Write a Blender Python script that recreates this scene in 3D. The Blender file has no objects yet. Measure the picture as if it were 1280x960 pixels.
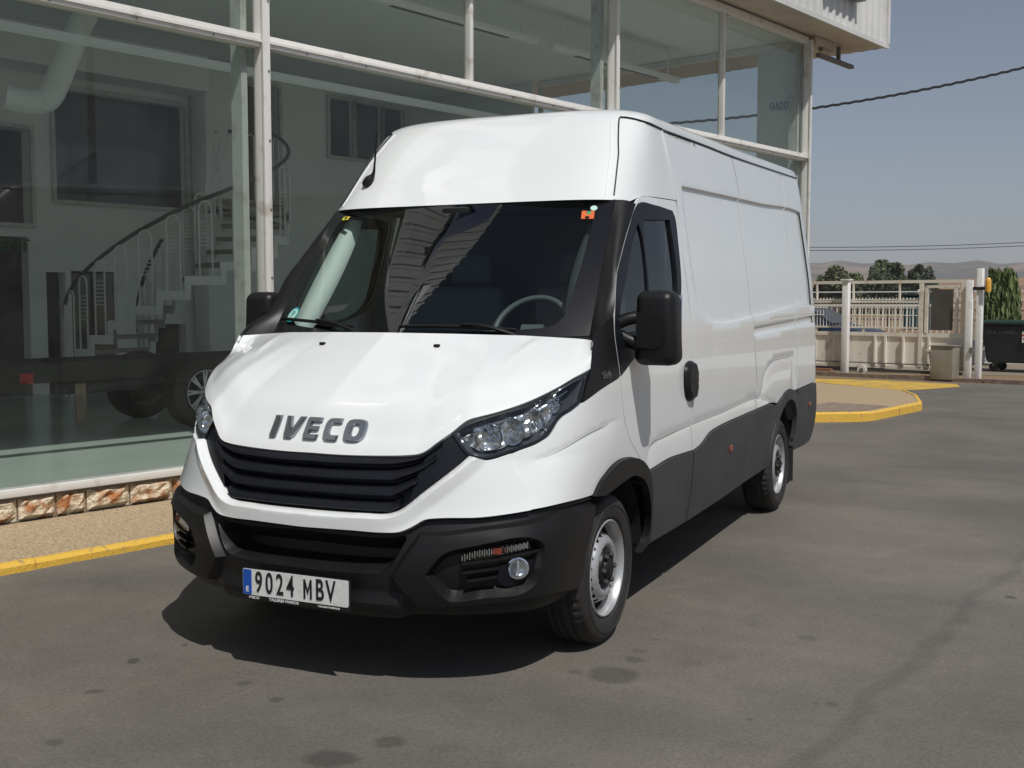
import bpy, bmesh, math, random
import numpy as np
from mathutils import Vector, Matrix
from mathutils.geometry import delaunay_2d_cdt
sc=bpy.context.scene; COL=sc.collection
R_=math.radians
# ---------------------------------------------------------------- camera
cd=bpy.data.cameras.new('camera'); cam=bpy.data.objects.new('camera',cd); COL.objects.link(cam); sc.camera=cam
cd.sensor_width=36; cd.lens=1409.44/1280*36; cd.clip_start=.1; cd.clip_end=9000
CP=Vector((2.72133,-4.76754,1.55623)); YAW=-.439648; PIT=-.0730239
F_=Vector((math.sin(YAW)*math.cos(PIT),math.cos(YAW)*math.cos(PIT),math.sin(PIT)))
R2=F_.cross(Vector((0,0,1))).normalized(); U2=R2.cross(F_)
cam.matrix_world=Matrix.Translation(CP)@Matrix((R2,U2,-F_)).transposed().to_4x4()
# ---------------------------------------------------------------- world, sun, exposure
SUN=Vector((.50,-.42,1.0)).normalized()
w=bpy.data.worlds.new("World"); sc.world=w; w.use_nodes=True; nt=w.node_tree; nt.nodes.clear()
sky=nt.nodes.new('ShaderNodeTexSky'); sky.sky_type='NISHITA'; sky.sun_disc=False
sky.sun_elevation=math.asin(SUN.z); sky.sun_rotation=math.atan2(SUN.x,SUN.y)
sky.altitude=900; sky.air_density=1.0; sky.dust_density=1.6; sky.ozone_density=1.5
bg=nt.nodes.new('ShaderNodeBackground'); bg.inputs[1].default_value=.067
hs=nt.nodes.new('ShaderNodeHueSaturation'); hs.inputs['Saturation'].default_value=.70
tint=nt.nodes.new('ShaderNodeMix'); tint.data_type='RGBA'; tint.blend_type='MULTIPLY'; tint.inputs[0].default_value=1; tint.inputs[7].default_value=(.99,.985,1.0,1)
out=nt.nodes.new('ShaderNodeOutputWorld')
nt.links.new(sky.outputs[0],hs.inputs['Color']); nt.links.new(hs.outputs[0],tint.inputs[6]); nt.links.new(tint.outputs[2],bg.inputs[0]); nt.links.new(bg.outputs[0],out.inputs[0])
sl=bpy.data.lights.new('sun','SUN'); sl.energy=3.6; sl.angle=R_(.55); sl.color=(1,.97,.925)
so=bpy.data.objects.new('sun',sl); COL.objects.link(so); so.rotation_euler=SUN.to_track_quat('Z','Y').to_euler(); so.location=(20,-20,40)
sc.view_settings.view_transform='Standard'; sc.view_settings.look='None'; sc.view_settings.gamma=1; sc.view_settings.exposure=0
sc.view_settings.use_curve_mapping=False
sc.cycles.max_bounces=10; sc.cycles.transparent_max_bounces=16
# ---------------------------------------------------------------- materials
def mat(name,col,rough=.6,metal=0,coat=0,spec=.5,noise=None,bump=None,emis=None,coatr=.04):
    """noise=(scale,colour2,lo,hi[,detail]); bump=(scale,strength,dist)"""
    m=bpy.data.materials.new(name); m.use_nodes=True; n=m.node_tree; p=n.nodes['Principled BSDF']
    p.inputs['Base Color'].default_value=(*col,1); p.inputs['Roughness'].default_value=rough; p.inputs['Metallic'].default_value=metal
    p.inputs['Coat Weight'].default_value=coat; p.inputs['Coat Roughness'].default_value=coatr; p.inputs['Specular IOR Level'].default_value=spec
    tc=n.nodes.new('ShaderNodeTexCoord')
    if noise:
        t=n.nodes.new('ShaderNodeTexNoise'); t.inputs['Scale'].default_value=noise[0]; t.inputs['Detail'].default_value=noise[4] if len(noise)>4 else 6
        n.links.new(tc.outputs['Object'],t.inputs['Vector'])
        r=n.nodes.new('ShaderNodeValToRGB'); r.color_ramp.elements[0].position=noise[2]; r.color_ramp.elements[1].position=noise[3]
        r.color_ramp.elements[0].color=(*noise[1],1); r.color_ramp.elements[1].color=(*col,1)
        n.links.new(t.outputs[0],r.inputs[0]); n.links.new(r.outputs[0],p.inputs['Base Color'])
    if bump:
        t=n.nodes.new('ShaderNodeTexNoise'); t.inputs['Scale'].default_value=bump[0]; t.inputs['Detail'].default_value=4
        n.links.new(tc.outputs['Object'],t.inputs['Vector'])
        b=n.nodes.new('ShaderNodeBump'); b.inputs['Strength'].default_value=bump[1]; b.inputs['Distance'].default_value=bump[2]
        n.links.new(t.outputs[0],b.inputs['Height']); n.links.new(b.outputs[0],p.inputs['Normal'])
    if emis: p.inputs['Emission Color'].default_value=(*emis[0],1); p.inputs['Emission Strength'].default_value=emis[1]
    return m
def glass(name,tint,refl=(1,1,1),ior=1.5,rough=0.0,dirt=0):
    m=bpy.data.materials.new(name); m.use_nodes=True; n=m.node_tree; n.nodes.clear()
    o=n.nodes.new('ShaderNodeOutputMaterial'); t=n.nodes.new('ShaderNodeBsdfTransparent'); t.inputs[0].default_value=(*tint,1)
    g=n.nodes.new('ShaderNodeBsdfGlossy'); g.inputs['Color'].default_value=(*refl,1); g.inputs['Roughness'].default_value=rough
    f=n.nodes.new('ShaderNodeFresnel'); f.inputs[0].default_value=ior; mx=n.nodes.new('ShaderNodeMixShader')
    gm_=n.nodes.new('ShaderNodeNewGeometry'); iv=n.nodes.new('ShaderNodeMath'); iv.operation='SUBTRACT'; iv.inputs[0].default_value=1; n.links.new(gm_.outputs['Backfacing'],iv.inputs[1]); fm=n.nodes.new('ShaderNodeMath'); fm.operation='MULTIPLY'; n.links.new(f.outputs[0],fm.inputs[0]); n.links.new(iv.outputs[0],fm.inputs[1])
    n.links.new(fm.outputs[0],mx.inputs[0]); n.links.new(t.outputs[0],mx.inputs[1]); n.links.new(g.outputs[0],mx.inputs[2])
    last=mx
    if dirt:
        d=n.nodes.new('ShaderNodeBsdfDiffuse'); d.inputs[0].default_value=(.6,.6,.56,1); m2=n.nodes.new('ShaderNodeMixShader')
        tx=n.nodes.new('ShaderNodeTexNoise'); tx.inputs['Scale'].default_value=3; tx.inputs['Detail'].default_value=8
        tc=n.nodes.new('ShaderNodeTexCoord'); n.links.new(tc.outputs['Object'],tx.inputs['Vector'])
        mr=n.nodes.new('ShaderNodeMapRange'); mr.inputs[1].default_value=.35; mr.inputs[2].default_value=.75; mr.inputs[3].default_value=dirt*.4; mr.inputs[4].default_value=dirt
        n.links.new(tx.outputs[0],mr.inputs[0]); n.links.new(mr.outputs[0],m2.inputs[0]); n.links.new(mx.outputs[0],m2.inputs[1]); n.links.new(d.outputs[0],m2.inputs[2]); last=m2
    n.links.new(last.outputs[0],o.inputs[0]); return m
M={}
M['paint']=mat('white_paint',(.775,.80,.79),.30,0,.9,.5,noise=(2.2,(.755,.778,.768),.35,.65))
M['plastic']=mat('black_plastic',(.008,.008,.0085),.42,bump=(900,.06,.002),noise=(5,(.011,.011,.011),.3,.7),spec=.32)
M['clad']=mat('grey_plastic',(.034,.036,.039),.55,bump=(700,.08,.002),noise=(3,(.056,.056,.056),.3,.7))
M['gloss']=mat('gloss_black',(.006,.007,.011),.42,0,0,spec=.3)
M['dark']=mat('dark_cavity',(.008,.008,.008),.85)
M['chrome']=mat('chrome',(.75,.77,.8),.08,1)
M['badge']=mat('badge_chrome',(.36,.38,.42),.27,1)
M['silver']=mat('silver_rim_paint',(.50,.51,.52),.36,.55,noise=(14,(.42,.42,.42),.3,.6))
M['rubber']=mat('tyre_rubber',(.013,.0125,.012),.7,bump=(120,.1,.003),noise=(9,(.026,.024,.022),.4,.75))
M['wsglass']=glass('windscreen_glass',(.72,.80,.78),ior=1.45)
M['winglass']=glass('side_window_glass',(.42,.48,.47),ior=1.5)
M['frit']=mat('black_frit',(.006,.006,.007),.12,0,.6)
M['lens']=glass('lens_glass',(.93,.95,.95),ior=1.4)
M['lamphouse']=mat('lamp_housing',(.10,.11,.125),.22,.6)
M['orange']=mat('orange_lens',(.55,.09,.02),.25,0,.5)
M['dimorange']=mat('dull_orange_lens',(.24,.045,.02),.25,0,.5)
M['red']=mat('red_lens',(.42,.02,.015),.25,0,.5)
M['seat']=mat('dark_seat_cloth',(.09,.10,.105),.9)
M['dash']=mat('dark_dash',(.085,.09,.092),.7)
M['cream']=mat('pale_trim',(.62,.66,.62),.7)
M['platew']=mat('plate_white',(.74,.76,.74),.35,noise=(40,(.62,.64,.6),.3,.6))
M['plateb']=mat('plate_blue',(.01,.08,.42),.4)
M['ink']=mat('black_ink',(.012,.012,.012),.5)
M['yellowst']=mat('yellow_sticker',(.62,.55,.05),.5)
M['orangest']=mat('orange_sticker',(.7,.13,.03),.5)
M['greenst']=mat('green_sticker',(.05,.35,.12),.5)
M['mint']=mat('mint_sticker',(.5,.72,.62),.5)
M['tealst']=mat('teal_sticker',(.01,.30,.34),.5)
# ---------------------------------------------------------------- mesh helpers
def link(name,me,m=None,parent=None,smooth=True):
    o=bpy.data.objects.new(name,me); COL.objects.link(o)
    if m is not None and not me.materials: me.materials.append(m)
    if parent is not None: o.parent=parent
    if smooth and len(me.polygons): me.polygons.foreach_set('use_smooth',[True]*len(me.polygons))
    return o
def mk(name,V,F,m=None,parent=None,smooth=True,sharp=None):
    me=bpy.data.meshes.new(name); me.from_pydata([tuple(map(float,v)) for v in V],[],[tuple(map(int,f)) for f in F]); me.update()
    o=link(name,me,m,parent,smooth)
    if smooth and sharp: me.set_sharp_from_angle(angle=R_(sharp))
    return o
def bmo(name,bm,m=None,parent=None,smooth=False,sharp=35):
    bmesh.ops.recalc_face_normals(bm,faces=bm.faces)
    me=bpy.data.meshes.new(name); bm.to_mesh(me); bm.free()
    o=link(name,me,m,parent,smooth)
    if smooth: me.set_sharp_from_angle(angle=R_(sharp))
    return o
def empty(name,label=None,cat=None,loc=(0,0,0),group=None,rotz=0):
    o=bpy.data.objects.new(name,None); COL.objects.link(o); o.location=loc; o.rotation_euler=(0,0,rotz); o.empty_display_size=.1
    tag(o,label,cat,group); return o
def tag(o,label=None,cat=None,group=None,kind=None):
    if label:o['label']=label
    if cat:o['category']=cat
    if group:o['group']=group
    if kind:o['kind']=kind
    return o
def abox(bm,c,d,mx=None):
    """axis box centre c, dims d; optional matrix"""
    T=Matrix.Translation(c)@Matrix.Diagonal((d[0],d[1],d[2],1))
    if mx is not None: T=mx@T
    return bmesh.ops.create_cube(bm,size=1,matrix=T)['verts']
def box(name,c,d,m,parent=None,mx=None,bev=0,seg=2):
    bm=bmesh.new(); abox(bm,c,d,mx)
    if bev: bmesh.ops.bevel(bm,geom=bm.edges[:],offset=bev,segments=seg,profile=.5,affect='EDGES')
    return bmo(name,bm,m,parent,smooth=bool(bev))
def bar(bm,a,b,r,n=8,r2=None):
    a=Vector(a);b=Vector(b);d=b-a;q=d.to_track_quat('Z','Y').to_matrix().to_4x4()
    bmesh.ops.create_cone(bm,cap_ends=True,segments=n,radius1=r,radius2=r if r2 is None else r2,depth=d.length,matrix=Matrix.Translation((a+b)/2)@q)
def sqbar(bm,a,b,wx,wy,up=(0,0,1)):
    a=Vector(a);b=Vector(b);d=b-a;z=d.normalized();x=Vector(up).cross(z)
    if x.length<1e-4:x=Vector((1,0,0))
    x.normalize();y=z.cross(x); m=Matrix((x,y,z)).transposed().to_4x4()
    bmesh.ops.create_cube(bm,size=1,matrix=Matrix.Translation((a+b)/2)@m@Matrix.Diagonal((wx,wy,d.length,1)))
def tube(name,pts,r,m,parent=None,n=8,rs=None,smoothpts=0):
    P=np.array(pts,float)
    for _ in range(smoothpts):
        Q=[P[0]]
        for a,b in zip(P[:-1],P[1:]): Q+=[a*.75+b*.25,a*.25+b*.75]
        Q.append(P[-1]);P=np.array(Q)
    if rs is not None: rs=np.interp(np.linspace(0,1,len(P)),np.linspace(0,1,len(rs)),rs)
    V=[];F=[]
    T=np.gradient(P,axis=0);T/=np.linalg.norm(T,axis=1,keepdims=True)
    up=np.array([0,0,1.]) if abs(T[0][2])<.9 else np.array([1.,0,0])
    x=np.cross(up,T[0]);x/=np.linalg.norm(x)
    for i,p in enumerate(P):
        x=x-T[i]*(x@T[i]);x/=np.linalg.norm(x);y=np.cross(T[i],x); rr=r if rs is None else rs[i]
        for k in range(n):
            a=2*math.pi*k/n; V.append(p+rr*(x*math.cos(a)+y*math.sin(a)))
    for i in range(len(P)-1):
        for k in range(n):
            F.append((i*n+k,i*n+(k+1)%n,(i+1)*n+(k+1)%n,(i+1)*n+k))
    F.append(tuple(range(n))[::-1]);F.append(tuple((len(P)-1)*n+k for k in range(n)))
    return mk(name,V,F,m,parent,True,60)
def lathe(name,prof,m,parent=None,n=48,axis='X',c=(0,0,0),rfun=None,close=False,sharp=30):
    """prof=[(r,h)] about axis through c"""
    V=[];F=[];K=len(prof)
    for i in range(n):
        a=2*math.pi*i/n
        for j,(r,h) in enumerate(prof):
            rr=r if rfun is None else rfun(i,j,r)
            if axis=='X': v=(h,rr*math.cos(a),rr*math.sin(a))
            elif axis=='Y': v=(rr*math.cos(a),h,rr*math.sin(a))
            else: v=(rr*math.cos(a),rr*math.sin(a),h)
            V.append((v[0]+c[0],v[1]+c[1],v[2]+c[2]))
    for i in range(n):
        i2=(i+1)%n
        for j in range(K-1 if not close else K):
            j2=(j+1)%K; F.append((i*K+j,i2*K+j,i2*K+j2,i*K+j2))
    bm=bmesh.new(); me=bpy.data.meshes.new(name); me.from_pydata(V,[],F); bm.from_mesh(me); bpy.data.meshes.remove(me)
    bmesh.ops.remove_doubles(bm,verts=bm.verts,dist=1e-5)
    return bmo(name,bm,m,parent,smooth=True,sharp=sharp)
def prism(name,poly,d,m,parent=None,mx=None,bev=0):
    """poly 2d in local XY extruded along local Z by d"""
    bm=bmesh.new(); vs=[bm.verts.new((p[0],p[1],0)) for p in poly]; f=bm.faces.new(vs)
    r=bmesh.ops.extrude_face_region(bm,geom=[f]); bmesh.ops.translate(bm,verts=[v for v in r['geom'] if isinstance(v,bmesh.types.BMVert)],vec=(0,0,d))
    if bev: bmesh.ops.bevel(bm,geom=bm.edges[:],offset=bev,segments=2,profile=.5,affect='EDGES')
    if mx is not None: bm.transform(mx)
    return bmo(name,bm,m,parent,smooth=bool(bev))
def mirrored(o,parent=None,name=None,axis=0):
    me=o.data.copy(); me.transform(Matrix.Diagonal((-1,1,1,1))); me.flip_normals()
    c=bpy.data.objects.new(name or o.name.split('.')[0],me); COL.objects.link(c); c.parent=parent if parent is not None else o.parent
    return c
def text(name,s,size,m,parent=None,mx=None,ext=.001,off=0,xs=1,align='CENTER',bev=0,spacing=1):
    cu=bpy.data.curves.new(name,'FONT'); cu.body=s; cu.size=size; cu.extrude=ext; cu.offset=off; cu.align_x=align; cu.align_y='CENTER'; cu.bevel_depth=bev; cu.space_character=spacing
    o=bpy.data.objects.new('tmp',cu); COL.objects.link(o); dg=bpy.context.evaluated_depsgraph_get(); dg.update()
    me=bpy.data.meshes.new_from_object(o.evaluated_get(dg)); bpy.data.objects.remove(o); bpy.data.curves.remove(cu)
    me.transform(Matrix.Diagonal((xs,1,1,1)))
    if mx is not None: me.transform(mx)
    me.materials.clear(); me.name=name
    return link(name,me,m,parent,False)
# ---------------------------------------------------------------- 2d tools
def pip(P,poly):
    x,y=P[:,0],P[:,1]; ins=np.zeros(len(P),bool); n=len(poly)
    for i in range(n):
        x0,y0=poly[i];x1,y1=poly[(i+1)%n]
        c=((y0>y)!=(y1>y))
        with np.errstate(divide='ignore',invalid='ignore'): xi=(x1-x0)*(y-y0)/(y1-y0)+x0
        ins^=c&(x<xi)
    return ins
def pdist(P,line,closed=True):
    d=np.full(len(P),1e9); n=len(line)
    for i in range(n if closed else n-1):
        a=np.array(line[i]);b=np.array(line[(i+1)%n]);ab=b-a;L=ab@ab
        if L<1e-14: continue
        t=np.clip(((P-a)@ab)/L,0,1); q=P-a-t[:,None]*ab; d=np.minimum(d,np.hypot(q[:,0],q[:,1]))
    return d
def catmull(pts,step=.025,closed=True):
    """pts (x,y[,corner]) -> resampled smooth outline, sharp at corners"""
    n=len(pts); P=[np.array(p[:2],float) for p in pts]; C=[len(p)>2 and p[2]==1 for p in pts]
    out=[]
    for i in range(n if closed else n-1):
        p1=P[i];p2=P[(i+1)%n]
        p0=p1-(p2-p1) if (C[i] or (not closed and i==0)) else P[i-1]
        p3=p2+(p2-p1) if (C[(i+1)%n] or (not closed and i==n-2)) else P[(i+2)%n]
        L=np.linalg.norm(p2-p1); k=max(1,int(math.ceil(L/step)))
        l0=max(np.linalg.norm(p1-p0),1e-6);l2=max(np.linalg.norm(p3-p2),1e-6)
        m1=.5*((p1-p0)/l0+(p2-p1)/max(L,1e-6))*L; m2=.5*((p2-p1)/max(L,1e-6)+(p3-p2)/l2)*L
        for j in range(k):
            t=j/k; out.append((2*t**3-3*t**2+1)*p1+(t**3-2*t**2+t)*m1+(-2*t**3+3*t**2)*p2+(t**3-t**2)*m2)
    if not closed: out.append(P[-1])
    return [tuple(q) for q in out]
def inset(poly,d):
    P=np.array(poly); n=len(P)
    A=.5*np.sum(P[:,0]*np.roll(P[:,1],-1)-np.roll(P[:,0],-1)*P[:,1]); sg=1 if A>0 else -1
    e=np.roll(P,-1,0)-P; e/=np.maximum(np.linalg.norm(e,axis=1,keepdims=True),1e-9); nr=np.stack([-e[:,1],e[:,0]],1)*sg
    v=nr+np.roll(nr,1,0); l=np.maximum((v*v).sum(1,keepdims=True)/2,.35); Q=P+d*v/l
    return [tuple(q) for q in Q]
def cdt(outline,holes=(),loops=(),spacing=.03,jit=0):
    """returns 2D points and triangles filling outline minus holes"""
    V=[];E=[]
    def addl(L,closed=True):
        b=len(V);V.extend(L);k=len(L)
        for i in range(k if closed else k-1): E.append((b+i,b+(i+1)%k))
    addl(outline)
    for h in holes: addl(h)
    for l in loops: addl(l[0],l[1])
    O=np.array(outline); x0,y0=O.min(0);x1,y1=O.max(0)
    gx,gy=np.meshgrid(np.arange(x0+spacing/2,x1,spacing),np.arange(y0+spacing/2,y1,spacing*.87)); gx=gx+(np.arange(gx.shape[0])%2)[:,None]*spacing/2
    G=np.stack([gx.ravel(),gy.ravel()],1)
    ok=pip(G,outline)&(pdist(G,outline)>spacing*.35)
    for h in holes: ok&=~pip(G,h)&(pdist(G,h)>spacing*.35)
    G=G[ok]
    for l in loops: G=G[pdist(G,l[0],l[1])>spacing*.3]
    V=V+[tuple(g) for g in G]
    r=delaunay_2d_cdt([Vector(v) for v in V],E,[],0,1e-6)
    P=np.array([tuple(v) for v in r[0]]); T=np.array([tuple(t) for t in r[2] if len(t)==3],int)
    c=P[T].mean(1); ok=pip(c,outline)
    for h in holes: ok&=~pip(c,h)
    e1=P[T[:,1]]-P[T[:,0]];e2=P[T[:,2]]-P[T[:,0]]; ar=e1[:,0]*e2[:,1]-e1[:,1]*e2[:,0]
    ok&=np.abs(ar)>1e-10; T=T[ok]
    return P,T
def sheet(name,mapf,outline,m,parent,holes=(),loops=(),spacing=.03,rim=.012,sharp=40,anormals=False):
    """mapf(P)->(xyz, normal). builds a panel with a folded rim"""
    P,T=cdt(outline,holes,loops,spacing)
    X,Nn=mapf(P)
    fn=np.cross(X[T[:,1]]-X[T[:,0]],X[T[:,2]]-X[T[:,0]]); fl=(fn*Nn[T[:,0]]).sum(1)<0; T[fl]=T[fl][:,::-1]
    used=np.unique(T); mp=-np.ones(len(P),int); mp[used]=np.arange(len(used)); X=X[used];Nn=Nn[used];T=mp[T]
    F=[tuple(t) for t in T]; V=list(X)
    dn=None
    if anormals:
        e=.0015; Pu=P[used]; a=mapf(Pu+np.array([e,0]))[0]-mapf(Pu-np.array([e,0]))[0]; b=mapf(Pu+np.array([0,e]))[0]-mapf(Pu-np.array([0,e]))[0]
        dn=np.cross(a,b); dn/=np.maximum(np.linalg.norm(dn,axis=1,keepdims=True),1e-12); dn*=np.where((dn*Nn).sum(1,keepdims=True)<0,-1,1)
    nmain=len(F)
    if rim:
        ec={}
        for t in T:
            for a,b in ((t[0],t[1]),(t[1],t[2]),(t[2],t[0])): ec[(a,b)]=1
        nb={}
        for (a,b) in ec:
            if (b,a) not in ec:
                for q in (a,b):
                    if q not in nb: nb[q]=len(V);V.append(X[q]-Nn[q]*rim)
                F.append((b,a,nb[a],nb[b]))
    o=mk(name,V,F,m,parent,True,None if anormals else sharp)
    if anormals:
        me=o.data; ln=np.zeros((len(me.loops),3)); vi=np.zeros(len(me.loops),int); me.loops.foreach_get('vertex_index',vi)
        ln[:3*nmain]=dn[vi[:3*nmain]]
        fnn=np.zeros(3*len(me.polygons)); me.polygons.foreach_get('normal',fnn); fnn=fnn.reshape(-1,3)
        if len(ln)>3*nmain: ln[3*nmain:]=np.repeat(fnn[nmain:],4,axis=0)
        me.normals_split_custom_set([tuple(map(float,q)) for q in ln])
    return o
# plan curve: front corner
_gx=np.array([0,.1,.2,.3,.4,.5,.6,.7,.8,.87,.92,.96,.985,.997,1.0])
_gy=np.array([0,.002,.007,.018,.036,.063,.103,.158,.235,.31,.38,.47,.59,.73,.9])
def _dense():
    # smooth by chaikin
    P=np.stack([_gx,_gy],1)
    for _ in range(4):
        Q=[P[0]]
        for a,b in zip(P[:-1],P[1:]): Q+=[a*.75+b*.25,a*.25+b*.75]
        Q.append(P[-1]); P=np.array(Q)
    s=np.concatenate([[0],np.cumsum(np.hypot(*np.diff(P,axis=0).T))])
    return P[:,0],P[:,1],s
BX,BY,BS=_dense(); SC=BS[-1]
def plan(s):
    s=np.asarray(s,float); a=np.abs(s); sg=np.where(s<0,-1,1)
    bx=np.where(a>SC,1.0,np.interp(a,BS,BX)); by=np.where(a>SC,BY[-1]+a-SC,np.interp(a,BS,BY))
    return bx*sg,by
_xz=np.array([.20,.30,.394,.52,.62,.72,.93,1.2,1.4,1.5,1.74,2.0,2.31,2.44,2.58,2.64,2.68,2.71])
_xx=np.array([.93,.95,.965,.983,.992,.997,1.0,.995,.985,.977,.952,.912,.862,.842,.815,.795,.765,.72])
_fz=np.array([.15,.25,.32,.39,.50,.58,.64,.72,.85,.94,1.03,1.12,1.25,1.4,1.6])
_fy=np.array([-.93,-.97,-1.0,-1.025,-1.04,-1.03,-1.012,-.985,-.97,-.955,-.93,-.885,-.80,-.68,-.5])
_zd=np.arange(-.4,3.4,.005)
def _gs(zs,xs,sig=.032):
    y=np.interp(_zd,zs,xs); k=np.exp(-.5*(np.arange(-25,26)*.005/sig)**2); k/=k.sum()
    return np.convolve(np.pad(y,25,mode='edge'),k,mode='valid')
_TX=_gs(_xz,_xx);_TF=_gs(_fz,_fy)
def smoothed(z,zs,xs):
    return np.interp(z,_zd,_TX if zs is _xz else _TF)
def S(s,z,off=0):
    s=np.asarray(s,float);z=np.asarray(z,float)
    bx,by=plan(s)
    w=np.clip((1.35-by)/1.1,0,1); w=w*w*(3-2*w)
    k=1-.27*np.clip((.92-z)/.3,0,1)
    t=np.clip((by-.5)/.85,0,1); by=by*(k+(1-k)*t*t*(3-2*t))
    y=by-1.0+(smoothed(z,_fz,_fy)+1.0)*w
    zz=z+.03*np.clip(4.95-y,0,5)*np.clip((z-1.3)/1.3,0,1)
    X=smoothed(zz,_xz,_xx)
    # cab narrows up and forward
    X=X-.045*np.clip((.9-y)/1.1,0,1)*np.clip((z-1.25)/.5,0,1)
    return np.stack([bx*X,y,z+0*s],-1)
def N(s,z,e=1e-3):
    a=S(s+e,z)-S(s-e,z); b=S(s,z+e)-S(s,z-e); n=np.cross(a,b); return n/np.linalg.norm(n,axis=-1,keepdims=True)
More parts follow.
